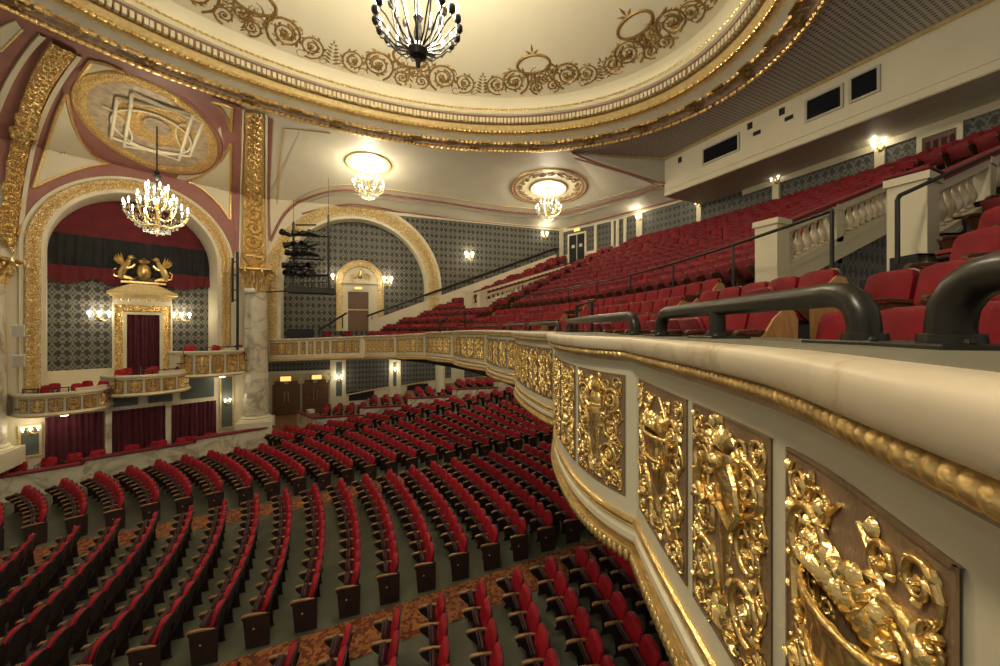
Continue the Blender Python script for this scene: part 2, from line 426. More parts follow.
ceil2 = loft(span(aA2, aB, 8), ring_at, outp, 1.4, 'ceiling_pier', M_['ceil'])
ceil3 = loft(span(aB, aC, 40)+span(aC, aQ, 12)[1:], ring_at, outp, 2.0, 'ceiling_side', M_['ceil'])
ceil4 = loft(span(aQ, aG, 10)+span(aG, aF, 6)[1:], qf, outp, 1.6, 'ceiling_rear', M_['ceil'])
BO = [(PQ, 8.0), (PF, 8.0), ((14.8, -4.5), 8.0), ((-2., -4.5), 8.0)]
struct(loft(span(aQ, aF, 8)+span(aF, ang((14.8, -4.5)), 24)[1:], lambda f: ring_at(f), lambda f: hit_poly(f, BO) or (14.8, -4.5, 8.0), 1., 'ceiling_perforated', M_['perf'], 3))
loft(span(ang((14.8, -4.5)), ang((-2, -4.5)), 10), ring_at, lambda f: hit_poly(f, BO) or (-2, -4.5, 8.0), 1., 'ceiling_near', M_['ceil'], 3)
fas = MB().add([(PQ[0], PQ[1], H+8.02), (PF[0], PF[1], H+8.0), (PF[0], PF[1], H+6.80)], [(0, 1, 2)])
fo = struct(fas.build('wall_fascia', M_['grey'], smooth=False)); shell_add(fo)
BVH = BVHTree.FromPolygons(SHV, SHF)
def cast(x, y, off=0.):
    d = raydir(x, y); h = BVH.ray_cast(EYE, d)
    if h[0] is None: return None, None
    n = h[1] if h[1].dot(d) < 0 else -h[1]
    return h[0]+n*off, n
def resample(pts, n):
    P = [Vector(p) for p in pts]; L = [0]
    for a, b in zip(P, P[1:]): L.append(L[-1]+(b-a).length)
    out = []
    for i in range(n):
        t = L[-1]*i/(n-1); k = 0
        while k < len(L)-2 and L[k+1] < t: k += 1
        s = (t-L[k])/max(1e-9, L[k+1]-L[k]); out.append(P[k].lerp(P[k+1], s))
    return out
def smooth_px(pts, n):
    """Catmull-Rom through traced points"""
    P = [Vector((p[0], p[1], 0)) for p in pts]; Q = [P[0]*2-P[1]]+P+[P[-1]*2-P[-2]]; out = []
    for i in range(1, len(Q)-2):
        for k in range(8):
            t = k/8; a, b, c, d = Q[i-1], Q[i], Q[i+1], Q[i+2]
            out.append(.5*((2*b)+(c-a)*t+(2*a-5*b+4*c-d)*t*t+(3*b-3*c+d-a)*t**3))
    out.append(P[-1]); return [(p.x, p.y) for p in resample(out, n)]
def on_shell(pts, n, off, smooth=True):
    q = smooth_px(pts, n) if smooth else [(p.x, p.y) for p in resample([(*p, 0) for p in pts], n)]
    out = []
    for x, y in q:
        p, nn = cast(x, y, off)
        if p is not None: out.append(p)
    return out
def shell_line(name, pts, r, m, parent=None, off=.02, n=40, smooth=True, seg=5):
    return MB().tube(on_shell(pts, n, off, smooth), r, seg).build(name, m, parent)
def shell_band(name, left, right, m, parent=None, off=.06, n=40, k=3, vine=None, wf=.40):
    L = smooth_px(left, n); R = smooth_px(right, n); rows = []; mid = []
    for (x0, y0), (x1, y1) in zip(L, R):
        row = []
        for i in range(k+1):
            t = i/k; p, nn = cast(lerp(x0, x1, t), lerp(y0, y1, t), off)
            if p is None: row = None; break
            row.append((p, nn))
        if row:
            rows.append([row[0][0]-row[0][1]*off]+[p for p, _ in row]+[row[-1][0]-row[-1][1]*off]); mid.append(((row[0][0]+row[-1][0])/2, row[len(row)//2][1], row[-1][0]-row[0][0]))
    o = MB().grid(rows).build(name, m, parent)
    if vine:
        s = MB(); d = 0; nxt = 0; i = 0
        for (p0, n0, w0), (p1, n1, w1) in zip(mid, mid[1:]):
            seg = (p1-p0).length; W = w0.length*wf
            if d+seg/2 >= nxt:
                t = (p1-p0).normalized(); nn = (n0-t*n0.dot(t)).normalized(); b = nn.cross(t); c = (p0+p1)/2; sd = 1 if i % 2 else -1; i += 1; nxt = d+W*1.75
                M = Matrix(((t.x, b.x, nn.x, c.x), (t.y, b.y, nn.y, c.y), (t.z, b.z, nn.z, c.z), (0, 0, 0, 1)))
                scroll(s, 0, 0, W, -sd*PI*.75, sd, .16, 1.6, 9, M, n=20, seg=4, h=.8); scroll(s, W*.9, sd*W*.55, W*.4, PI, -sd, .2, 1.2, 5, M, n=12, seg=4)
            d += seg
        s.build('vine_relief', M_[vine], o)
    return o
def shell_panel(name, outline, m, parent=None, off=.03, grow=8):
    """a flat-ish panel laid on the wall or vault inside a traced outline"""
    q = []
    for a, b in zip(outline, outline[1:]+outline[:1]):
        for i in range(grow): q.append((lerp(a[0], b[0], i/grow), lerp(a[1], b[1], i/grow)))
    cx = sum(p[0] for p in q)/len(q); cy = sum(p[1] for p in q)/len(q); rows = []
    for t in (1., .92, .84, .76, .68, .6, .52, .44, .36, .28, .2, .12, .02):
        rows.append([cast(lerp(cx, x, t), lerp(cy, y, t), off)[0] for x, y in q])
    base = [cast(x, y, 0)[0] for x, y in q]
    return MB().grid([base]+rows, closed=True).build(name, m, parent)

# dome: saucer and the stepped ring of mouldings
SB = .865
def zdome(s): return 9.7+1.35*(1-(s/SB)**2)
NT = 120
def ring_band(name, prof, m, parent=None, n=NT, **k):
    rows = [[(*ell(2*PI*i/n, s), H+z) for i in range(n)] for s, z in prof]
    return MB().grid(rows, closed=True).build(name, m, parent, **k)
dome = struct(ring_band('ceiling_dome', [(SB, 9.7)]+[(q, zdome(q)) for q in (.80, .72, .6, .45, .3, .15, .01)], M_['dome']))
ring_band('cove', [(.872, 9.24), (.884, 9.30), (.886, 9.42), (.878, 9.58), (SB, 9.7)], M_['dome'], dome)
ring_band('cream_step', [(.874, 8.98), (.866, 9.02), (.866, 9.14), (.872, 9.24)], M_['cream'], dome)
ring_band('dark_line', [(.876, 8.90), (.874, 8.98)], M_['mauvedark'], dome)
ring_band('fluted_band', [(.892, 8.66), (.882, 8.70), (.876, 8.90)], M_['brownpaint'], dome)
ring_band('gold_torus', [(.928, 8.34), (.922, 8.38), (.910, 8.42), (.900, 8.52), (.896, 8.62), (.892, 8.66)], M_['goldpaint'], dome)
ring_band('block_band', [(.950, 8.16), (.944, 8.22), (.928, 8.34)], M_['grey'], dome)
ring_band('rosette_band', [(.987, 8.04), (.984, 8.06), (.955, 8.13), (.950, 8.16)], M_['taupe'], dome)
ring_band('outer_step', [(1.004, 7.985), (1.0, 7.96), (.99, 7.99), (.987, 8.04)], M_['mauvedark'], dome)
def beads(name, s, z, pitch, r, m, parent, long=1.5):
    mb = MB(); th = 0.
    per = [2*PI*i/720 for i in range(721)]; acc = 0; prev = None; k = 0
    for t in per:
        p = Vector((*ell(t, s), H+z))
        if prev is not None:
            acc += (p-prev).length
            if acc >= pitch:
                acc -= pitch; d = (p-prev).normalized(); w = Vector((0, 0, 1)); q = d.cross(w)
                d2 = (d+q*.35).normalized(); q2 = w.cross(d2)
                M = Matrix(((d2.x, q2.x, w.x, p.x), (d2.y, q2.y, w.y, p.y), (d2.z, q2.z, w.z, p.z), (0, 0, 0, 1)))
                mb.ball((0, 0, 0), r*long, r, r, 6, 4, M)
        prev = p
    return mb.build(name, m, parent)
beads('rope_molding', .994, 7.97, .17, .075, M_['gold'], dome)
beads('rope_molding', .951, 8.14, .20, .085, M_['goldold'], dome)
beads('rope_molding', .905, 8.44, .15, .06, M_['gold'], dome)
beads('bead_molding', .870, 9.20, .15, .055, M_['gold'], dome)
mb = MB(); prev = None; acc = 0
for i in range(1441):
    t = 2*PI*i/1440; p = Vector((*ell(t, .881), H+8.78))
    if prev is not None:
        acc += (p-prev).length
        if acc > .15:
            acc -= .15; d = (p-prev).normalized(); rz = math.atan2(d.y, d.x)
            mb.box(-.045, .045, -.05, .10, -.09, .10, Matrix.Translation(p) @ Matrix.Rotation(rz, 4, 'Z'))
    prev = p
mb.build('fluting', M_['cream'], dome, smooth=False)
def dome_frame(th, s):
    p = Vector((*ell(th, s), H+(zdome(s) if s <= SB else 8.09))); q = Vector((*ell(th, s-.02), H+(zdome(s-.02) if s <= SB else 8.095)))
    t = Vector((-DA*math.sin(th), DB*math.cos(th), 0)).normalized(); r = (q-p); r -= t*r.dot(t); r.normalize(); n = t.cross(r)
    if n.z > 0: t = -t; n = -n
    return Matrix(((t.x, r.x, n.x, p.x), (t.y, r.y, n.y, p.y), (t.z, r.z, n.z, p.z), (0, 0, 0, 1)))
def dpos(th0, dist, s):
    """parameter angle a given distance along the ellipse from th0"""
    sp = math.hypot(DA*math.sin(th0), DB*math.cos(th0))*s; return th0+dist/sp
for k in range(24):                                     # rosettes and scrolls in the ring
    th = 2*PI*(k+.3)/24; M = dome_frame(th, .969)
    mb = MB(); mb.ball((0, 0, .02), .24, .13, .06, 10, 4, M)
    for q in range(6): mb.leaf(.0, .0, q*PI/3, .22, .12, .05, .05, M)
    mb.build('rosette', M_['brownpaint'], dome)
mb = MB(); mbb = MB()
for k in range(96):
    th = 2*PI*(k+.55)/96; M = dome_frame(th, .969); scroll(mb, 0, 0, .15, k*.3, 1 if k % 2 else -1, .11, 1.4, 3, M, n=14, seg=4, rosette=False)
for k in range(44):
    th = 2*PI*(k+.5)/44; M = dome_frame(th, .940); mbb.box(-.20, .20, -.07, .07, -.03, .03, M)
mb.build('ring_scrollwork', M_['goldpaint'], dome); mbb.build('block', M_['brownpaint'], dome, smooth=False)
# painted and gilt rinceaux round the dome
scr = MB()
for k in range(10):
    th0 = math.radians(6.5+36*k)
    for side in (-1, 1):
        for frac, R, s0 in ((.225, .62, .785), (.375, .46, .80)):
            th = th0+side*math.radians(36)*frac; M = dome_frame(th, s0)
            scroll(scr, 0, 0, R, -PI/2+side*.4, side*(1 if frac < .3 else -1), .085, 2.2, 13, M, n=30)
            scroll(scr, 0, 0, R*.55, PI/2, side, .12, 1.2, 7, M, n=16)
            scroll(scr, side*R*.9, R*.72, R*.35, PI, side, .13, 1.2, 5, M, n=14, rosette=False)
            scroll(scr, -side*R*.85, -R*.75, R*.33, 0, side, .13, 1.2, 5, M, n=14, rosette=False)
        th = th0+side*math.radians(36)*.065; M = dome_frame(th, .82)
        scroll(scr, 0, 0, .32, -PI/2, -side, .13, 1.8, 8, M, n=20)
        scroll(scr, 0, .6, .27, PI/2, side, .13, 1.6, 7, M, n=18)
        scroll(scr, side*.36, .32, .22, 0, side, .13, 1.4, 5, M, n=14)
    M = dome_frame(th0+math.radians(18), .83)
    for q in range(6):
        w_ = .26*(1-q/6.5); scr.leaf(0, -.15+q*.14, .5, w_+.1, .12, .03, 0, M); scr.leaf(0, -.15+q*.14, PI-.5, w_+.1, .12, .03, 0, M)
    scr.leaf(0, .55, PI/2, .3, .12, .03, 0, M)
scr.build('scroll_frieze', M_['brownpaint'], dome)
for k in range(10):
    th0 = math.radians(6.5+36*k); M = dome_frame(th0, .715)
    c = MB(); c.tube([(.62*math.cos(a), .38*math.sin(a), 0) for a in span(0, 2*PI, 28)[:-1]], .06, 5, True, M)
    c.leaf(0, .38, PI/2, .5, .14, .04, 0, M); c.leaf(0, .38, PI/2+.9, .34, .14, .04, 0, M); c.leaf(0, .38, PI/2-.9, .34, .14, .04, 0, M)
    for sd in (-1, 1):
        scroll(c, sd*.6, -.45, .22, PI/2, sd, .13, 1.5, 5, M, n=14); scroll(c, sd*.25, -.68, .25, PI/2, -sd, .13, 1.5, 6, M, n=16)
    sweep_vine(c, [(0, -.42-.1*i, 0) for i in range(9)], .05, M, 10, .28)
    co = c.build('cartouche', M_['brownpaint'], dome)
    MB().grid([[(0, 0, .012)]*28, [(.57*math.cos(a), .33*math.sin(a), .012) for a in span(0, 2*PI, 28)[:-1]]], closed=True, M=M).build('oval_field', M_['dome'], co)
# ------------------------------------------------------------------ rear wall, projection booth
def wall_strip(pts, z0, z1, name, m, n_rot=None):
    """run of wall through plan points"""
    mb = MB(); mb.grid([[(p[0], p[1], H+z0) for p in pts], [(p[0], p[1], H+z1) for p in pts]]); return struct(mb.build(name, m, smooth=False, fix=False))
REAR = [(15.47, 22.0), (16.75, 18.0), (17.35, 14.0), (17.2, 10.7), (16.7, 3.5), (16.0, -4.5)]
RF = [Frame(REAR[i], REAR[i+1]) for i in range(len(REAR)-1)]
def frame_panel(fr, a0, a1, b0, b1, c, d, name, m, parent=None, ch=0.):
    mb = MB().box(a0, a1, b0, b1, c, c+d, ch=ch)
    return mb.build(name, m, parent, smooth=False) if parent is not None else placed(mb, name, m, fr.M, smooth=False)
for i, fr in enumerate(RF):
    ztop = 7.0 if i < 3 else 6.25
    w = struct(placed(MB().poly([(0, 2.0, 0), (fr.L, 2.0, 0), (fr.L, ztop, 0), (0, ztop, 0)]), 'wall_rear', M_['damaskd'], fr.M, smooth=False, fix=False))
    struct(frame_panel(fr, 0, fr.L, 4.9, 5.12, 0, .05, 'trim_rear_dado', M_['cream']))
    struct(frame_panel(fr, 0, fr.L, ztop-.28, ztop, 0, .08, 'trim_rear_frieze', M_['cream']))
# booth
BZ0, BZ1, BU = 6.2, 8.0, 14.7
BF = Frame((BU, 12.8), (BU, -4.5))
bm_ = MB(); bm_.box(BU, 17.6, -4.5, 12.8, H+BZ0, H+BZ1+.05)
booth = struct(bm_.build('wall_booth', M_['booth'], smooth=False))
struct(frame_panel(BF, 0, BF.L, BZ0+.02, BZ0+.10, 0, .035, 'trim_booth_base', M_['booth']))
struct(frame_panel(BF, 0, BF.L, BZ0+.26, BZ0+.34, 0, .025, 'trim_booth_band', M_['booth']))
struct(frame_panel(BF, 0, BF.L, BZ1-.10, BZ1, 0, .06, 'trim_booth_top', M_['goldpaint']))
for k, (x0, x1, y0, y1) in enumerate(((704, 738, 134, 160), (807.5, 841, 84, 115), (852, 877.5, 68, 98))):
    a0, b1 = BF.px(x0, y0+(6 if k == 0 else 10 if k == 1 else 7)); a1, b0 = BF.px(x1, (y1-3) if k < 2 else y1-5)
    b0, b1 = (6.95, 7.52) if k == 0 else (6.93, 7.55) if k == 1 else (6.95, 7.6)
    w = struct(frame_panel(BF, a0, a1, b0, b1, 0, .015, 'window_%d' % (k+1), M_['glassdark']))
    mb = MB(); t = .07
    mb.box(a0-t, a1+t, b1, b1+t, 0, .05).box(a0-t, a1+t, b0-t, b0, 0, .05).box(a0-t, a0, b0, b1, 0, .05).box(a1, a1+t, b0, b1, 0, .05)
    mb.build('window_frame', M_['grey'], w, smooth=False)
for k, (x, y) in enumerate(((680, 160), (750, 126), (757, 133), (782, 111.5), (789, 118))):
    a, b = BF.px(x, y); s = (.09, .12) if k in (0, 1, 3) else (.13, .07)
    tag(frame_panel(BF, a-s[0], a+s[0], b-s[1], b+s[1], 0, .02, 'wall_port', M_['dark']), 
        ['small dark port at the left end of the projection booth wall', 'upright dark port between the first two booth windows', 'flat dark port just below the upright one near the first booth window',
         'upright dark port left of the middle booth window', 'flat dark port closest to the middle booth window'][k], 'port', 'ports in the booth wall')
# rear wall door by the corner, pilasters, doorway at the right
def rear_at(x, y):
    best = None
    for fr in RF:
        a, b = fr.px(x, y)
        if -.01 <= a <= fr.L+.01: best = (fr, a, b)
    return best
fr, a, b = rear_at(577.5, 243)
dr = struct(frame_panel(fr, a-.62, a+.62, b-1.4, b+.55, 0, .06, 'door_1', M_['dark']))
mb = MB(); mb.box(a-.74, a-.62, b-1.4, b+.67, 0, .1).box(a+.62, a+.74, b-1.4, b+.67, 0, .1).box(a-.62, a+.62, b+.55, b+.67, 0, .1); mb.build('door_frame', M_['cream'], dr, smooth=False)
MB().box(a-.03, a+.03, b-1.4, b+.55, .06, .09).build('mullion', M_['grey'], dr, smooth=False)
for s in (-.3, .3): MB().box(a+s-.12, a+s+.12, b-.3, b-.1, .06, .075).build('notice', M_['white'], dr, smooth=False)
sg = thing('exit_light', 'small amber lit sign over the dark corner door of the balcony', 'sign', M=fr.at(a+.05, b+.86, .08))
MB().box(-.26, .26, -.13, .13, .0, .06, ch=.015).build('housing', M_['goldpaint'], sg, smooth=False)
MB().box(-.22, .22, -.09, .09, .06, .07).build('lit_face', M_['signglow'], sg, smooth=False)
for (x, y) in ((596, 250), (613, 250), (618, 248), (625.5, 247)):
    f2, a2, b2 = rear_at(x, y); struct(frame_panel(f2, a2-.09, a2+.09, 2.5, 6.75, 0, .09, 'trim_rear_post', M_['cream']))
for (x, y) in ((640, 210), (700, 212), (777, 190), (881, 158)):
    f2, a2, b2 = rear_at(x, y); w = .2 if x < 650 else .13
    struct(frame_panel(f2, a2-w, a2+w, 3., 6.9 if x < 650 else 6.2, 0, .1, 'trim_rear_pilaster', M_['cream']))
f2, a2, b2 = rear_at(940, 144)
dr = struct(frame_panel(f2, a2-.36, a2+.36, 4.6, 5.85, .0, .03, 'door_2', M_['darkwood']))
mb = MB(); mb.box(a2-.48, a2-.36, 4.6, 5.97, 0, .08).box(a2+.36, a2+.48, 4.6, 5.97, 0, .08).box(a2-.36, a2+.36, 5.85, 5.97, 0, .08); mb.build('door_frame', M_['cream'], dr, smooth=False)
for q in range(4): MB().box(a2-.3+q*.17, a2-.2+q*.17, 4.8, 5.7, .03, .05).build('door_panel', M_['curtain'], dr, smooth=False)

# ------------------------------------------------------------------ side wall with the big arch
def wall_paper(fr, a0, a1, b0, b1, c, name, m):
    return struct(placed(MB().poly([(a0, b0, c), (a1, b0, c), (a1, b1, c), (a0, b1, c)]), name, m, fr.M, smooth=False, fix=False))
wall_paper(W2, A2['ac']-A2['r']-.3, A2['ac']+A2['r']+.3, -1.6, A2['sp']+A2['r']+.2, -.68, 'wall_arch_back', M_['damask'])
arch_band(W2, A2['ac'], A2['r'], A2['r']+.2, A2['sp'], -1.5, 0, .06, 'trim_arch_lip', M_['cream']).__setitem__('kind', 'structure')
o = arch_band(W2, A2['ac'], A2['r']+.18, A2['r']+.82, A2['sp'], -1.5, 0, .10, 'trim_arch_gilding', M_['carvedpale'], vine='goldpaint'); struct(o)
o = arch_band(W2, A2['ac'], A2['r']+.82, A2['r']+.98, A2['sp'], -1.5, 0, .05, 'trim_arch_edge', M_['cream']); struct(o)
# wallpaper right of the arch
R_ = A2['r']+.98; ac, sp = A2['ac'], A2['sp']; mb = MB(); rows0 = []; rows1 = []
top = 6.9
for i in range(31):
    b = lerp(-1.6, top, i/30)
    xa = ac+(R_ if b < sp else math.sqrt(max(0, R_*R_-(b-sp)**2)))
    xa = max(xa, ac+1.6); rows0.append((xa, b, .012)); rows1.append((W2.L-.25, b, .012))
o = placed(mb.grid([rows0, rows1]), 'wall_side_paper', M_['damask'], W2.M, smooth=False, fix=False); struct(o)
struct(frame_panel(W2, W2.L-.3, W2.L-.02, -1, 7.0, 0, .1, 'trim_corner_post', M_['cream']))
struct(frame_panel(W2, 6.2, W2.L, 6.82, 6.98, 0, .06, 'trim_side_frieze', M_['cream']))
# sloping dado that follows the seats, with a dark hand rail above it
d0 = W2.px(372, 318); d1 = W2.px(556, 252.5)
mb = MB(); mb.prism([(d0[0], d0[1]-.9, 0), (d1[0], d1[1]-.9, 0), (d1[0], d1[1]-.12, 0), (d0[0], d0[1]-.12, 0)], (0, 0, .07)); struct(placed(mb, 'trim_side_dado', M_['cream'], W2.M, smooth=False))
mb = MB(); mb.tube([(d0[0]-.3, d0[1]+.1, .16), (d1[0]-.2, d1[1]+.22, .16), (d1[0]+.15, d1[1]+.22, .16)], .06, 8)
for q in range(9):
    t = q/8; mb.tube([(lerp(d0[0], d1[0], t), lerp(d0[1], d1[1], t)+.12, .16), (lerp(d0[0], d1[0], t), lerp(d0[1], d1[1], t)-.1, .02)], .022, 5)
tag(placed(mb, 'wall_handrail', M_['iron'], W2.M), 'long black hand rail climbing the papered side wall above the last seats', 'handrail')
e0 = W2.px(318, 331); e1 = W2.px(347, 313)
mb = MB(); mb.tube([(e0[0], e0[1], .2), (e1[0], e1[1], .2)], .055, 8)
for t in (.15, .85): mb.tube([(lerp(e0[0], e1[0], t), lerp(e0[1], e1[1], t), .2), (lerp(e0[0], e1[0], t), lerp(e0[1], e1[1], t)-.7, .2)], .03, 6)
tag(placed(mb, 'stair_handrail', M_['iron'], W2.M), 'short sloping black hand rail left of the arched niche door', 'handrail')
# arched niche with double door
ND = -.68
nl = W2.a(337, ND); nr = W2.a(383, ND); nac = (nl+nr)/2; nr_ = (nr-nl)/2; nt = W2.px(360, 261, ND)[1]; nsp = nt-nr_
nb = W2.px(350, 331, ND)[1]
niche = thing('arched_doorway', 'pale gilt arched surround with a brown double door in the papered side wall', 'doorway', M=W2.at(nac, 0, ND))
def local_arch(r0, r1, sp, bot, c, h, name, m, parent):
    mb = MB(); n = 28; rows = []
    for rr, z in ((r0, c), (r0, c+h), (lerp(r0, r1, .5), c+h*1.2), (r1, c+h), (r1, c)):
        rows.append([(-rr, bot, z)]+[(-rr*math.cos(PI*i/n), sp+rr*math.sin(PI*i/n), z) for i in range(n+1)]+[(rr, bot, z)])
    return mb.grid(rows).build(name, m, parent)
local_arch(nr_*.74, nr_, nsp, nb, 0, .10, 'gilt_band', M_['carvedpale'], niche)
local_arch(nr_*.97, nr_*1.03, nsp, nb, 0, .12, 'edge_bead', M_['goldpaint'], niche)
ty = nsp-.05
n = 20; MB().grid([[(-nr_*.75*math.cos(PI*i/n), ty+nr_*.75*math.sin(PI*i/n), .06) for i in range(n+1)], [(-nr_*.75+nr_*1.5*i/n, ty, .06) for i in range(n+1)]]).build('tympanum', M_['cream'], niche, smooth=False)
mb = MB()
for sd in (-1, 1): scroll(mb, sd*.36, ty+.38, .26, -PI/2, sd, .13, 1.5, 7, Matrix.Translation((0, 0, .07)), n=18)
mb.ball((0, ty+.5, .1), .16, .26, .08, 8, 5); scroll(mb, 0, ty+.85, .12, -PI/2, 1, .14, 1.3, 5, Matrix.Translation((0, 0, .07)), n=12)
mb.build('tympanum_relief', M_['gold'], niche)
mb = MB(); w = nr_*.76; dl = W2.a(348, ND)-nac; dr_ = W2.a(368.5, ND)-nac; dt = W2.px(358, 292, ND)[1]
mb.box(-w, dl, nb, dt, 0, .09).box(dr_, w, nb, dt, 0, .09).box(-w, w, dt, ty+.03, 0, .09).box(-w*1.04, w*1.04, ty-.04, ty+.07, 0, .16); mb.build('door_case', M_['cream'], niche, smooth=False)
for sx in (0, 1):
    x0 = dl if sx == 0 else (dl+dr_)/2; x1 = (dl+dr_)/2 if sx == 0 else dr_
    d = MB().box(x0, x1-.012, nb, dt, 0, .035).build('door_leaf', M_['doorwood'], niche, smooth=False)
    for q in range(5): MB().box(x0+.1, x1-.1, dt-.25-q*.42, dt-.05-q*.42-.02, .035, .05).build('door_panel', M_['doorwood'], d, smooth=False)
MB().box(dl, dr_, lerp(nb, dt, .53), lerp(nb, dt, .53)+.05, .06, .10).build('push_bar', M_['brass'], niche, smooth=False)
MB().box((dl+dr_)/2-.25, (dl+dr_)/2+.25, dt+.12, dt+.3, .09, .16, ch=.02).build('sign_box', M_['goldpaint'], niche, smooth=False)
MB().box((dl+dr_)/2-.2, (dl+dr_)/2+.2, dt+.14, dt+.28, .16, .17).build('lit_sign', M_['signglow'], niche, smooth=False)
# dark window-like panel low in the arch
p0 = W2.px(287, 329, ND); p1 = W2.px(314, 337, ND)
tag(frame_panel(W2, p0[0], p1[0], p1[1]-.3, p0[1], ND, .05, 'control_window', M_['glassdark']), 'low dark window at the foot of the papered arch wall', 'window')

# lines and bands on the vault over the side wall
def sl(*a, **k): return struct(shell_line(*a, **k))
RIB = [(270.5, 241), (282.5, 217.5), (296, 204), (312, 196), (330, 191), (350, 189.5), (372, 192), (400, 196), (440, 201.5), (480, 208), (520, 212.5), (557, 214.5)]
sl('trim_vault_rib', RIB, .075, M_['mauve'], off=.02)
sl('trim_vault_rib', [(x+(1.5 if x < 300 else 0), y-5) for x, y in RIB], .03, M_['goldpaint'])
sl('trim_vault_rib', [(x, y+4) for x, y in RIB[3:]], .04, M_['grey'])
RIB2 = [(557, 214.5), (590, 206), (630, 194.5), (664, 185)]
sl('trim_vault_rib', RIB2, .07, M_['mauve']); sl('trim_vault_rib', [(557, 219), (590, 210), (630, 198.5), (662, 189.5)], .045, M_['grey'])
sl('trim_vault_rib', [(557, 211), (590, 202), (630, 191), (655, 183.5), (630, 174.5), (600, 165.5), (575, 158)], .03, M_['grey'], smooth=False)
sl('trim_wall_head', [(302, 214), (330, 207), (352, 204), (380, 207.5), (405, 213), (440, 217.5), (480, 222), (520, 226), (562, 229)], .06, M_['mauve'])
sl('trim_wall_head', [(564, 229), (600, 219.5), (640, 209), (680, 198.5)], .06, M_['mauve'])
sl('trim_fascia_foot', [(572, 152), (590, 160), (610, 167), (640, 176), (666, 184)], .06, M_['mauve'])
sl('trim_fascia_head', [(600, 155.5), (630, 157), (667, 158.5)], .05, M_['goldpaint'])
GL = [(284, 127.5), (277, 165), (276, 215), (279, 222)]
sl('trim_vault_line', [(284.5, 128), (281, 150), (278.5, 180), (277, 204)], .035, M_['goldpaint'])
sl('trim_vault_line', [(284.5, 128), (310, 130.5), (330, 133)], .022, M_['goldpaint'])
# band beside the pier
struct(shell_band('trim_vault_band', [(268, 117), (266, 160), (266, 215), (269, 240)], [(273, 119), (271, 160), (270, 205), (271, 236)], M_['mauve'], off=.03))
# gilt pilaster strip, from the capital up over the vault to the ring
struct(shell_band('trim_pilaster_gilding', [(245.5, 109), (244.5, 150), (243, 200), (242, 268)], [(264, 114), (264, 150), (264, 200), (265, 268)], M_['carvedfine'], off=.10, n=90, vine='goldold', wf=.42))
for xs in (((243.5, 108), (242.5, 150), (240.5, 200), (239, 268)), ((266, 114), (266, 150), (266, 200), (267, 268))):
    sl('trim_pilaster_edge', list(xs), .05, M_['cream'], off=.06)
# urn over the capital
PF_ = Frame(PA, PB)
# gilt band of the proscenium arch on the left, sweeping up to the ring
struct(shell_band('trim_proscenium_gilding', [(0, 232), (3, 200), (8, 160), (16, 120), (27, 84), (38, 60), (52, 39)], [(14, 255), (17, 225), (22, 185), (31, 140), (43, 103), (57, 76), (76, 51)], M_['carvedgold'], off=.12, n=90, k=4, vine='goldold', wf=.36))
struct(shell_band('trim_proscenium_edge', [(17, 262), (19, 225), (24, 185), (33, 141), (45, 105), (59, 79), (77, 54)], [(23, 300), (23.5, 240), (28, 190), (37, 144), (49, 110), (63, 83), (82, 56)], M_['cream'], off=.05, n=50))
struct(shell_band('trim_proscenium_edge', [(0, 92), (8, 76), (18, 60), (30, 44), (40, 33)], [(0, 112), (8, 92), (18, 72), (32, 51), (46, 36)], M_['cream'], off=.06, n=30))
struct(shell_band('trim_soffit_panel', [(0, 27), (8, 23), (16, 20)], [(0, 50), (12, 38), (22, 28)], M_['cream'], off=.04, n=20))
sl('trim_soffit_line', [(0, 50), (12, 38), (22, 28)], .04, M_['goldpaint'])
# cream panels with gilt edges around the oval
def spandrel(pts):
    struct(shell_panel('trim_spandrel', pts, M_['cream'], off=.05)); q = pts+[pts[0]]
    sl('trim_spandrel_edge', q, .055, M_['goldold'], off=.05, smooth=False, n=len(q)*10)
struct(shell_band('trim_vault_band', [(212, 96), (217, 112), (221, 130), (224, 150), (232, 200), (236, 262)], [(243, 107), (242, 150), (240, 200), (239, 268)], M_['mauve'], off=.035))
spandrel([(33, 188), (40, 165), (48, 140), (57, 113), (67, 91), (68.5, 103), (73, 122), (81, 140), (92, 154), (110, 163.5), (92, 166), (74, 171), (55, 178)])
spandrel([(75, 84), (82, 72), (91, 60), (106, 63), (122, 70), (106, 70), (92, 74), (82, 79)])
spandrel([(187, 180), (200, 176), (212, 168), (222, 158), (231, 142), (231, 170), (230, 195), (230, 220), (222, 208), (212, 197), (201, 188)])
spandrel([(231, 130), (227, 116), (220, 106), (212, 101), (222, 103), (232, 107)])
# arch of the boxes
o = arch_band(W1, A1['ac'], A1['r'], A1['r']+.16, A1['sp'], -2.35, 0, .08, 'trim_box_arch_lip', M_['cream']); struct(o)
o = arch_band(W1, A1['ac'], A1['r']+.14, A1['r']+.56, A1['sp'], -2.35, 0, .13, 'trim_box_arch_gilding', M_['carvedpale'], vine='gold'); struct(o)
o = arch_band(W1, A1['ac'], A1['r']+.56, A1['r']+.70, A1['sp'], -2.35, 0, .07, 'trim_box_arch_edge', M_['cream']); struct(o)
# mauve ground on the flat of the box wall (spandrels)
mb = MB(); R_ = A1['r']+.70; n = 40; ac, sp = A1['ac'], A1['sp']
arc = [(ac-R_*math.cos(PI*i/n), sp+R_*math.sin(PI*i/n)) for i in range(n+1)]
mb.grid([[(x, y, .012) for x, y in arc], [(clamp(ac+(x-ac)*1.35, -.4, W1.L-.02), 7.05, .012) for x, y in arc]])
struct(placed(mb, 'trim_spandrel_ground', M_['mauve'], W1.M, smooth=False, fix=False))

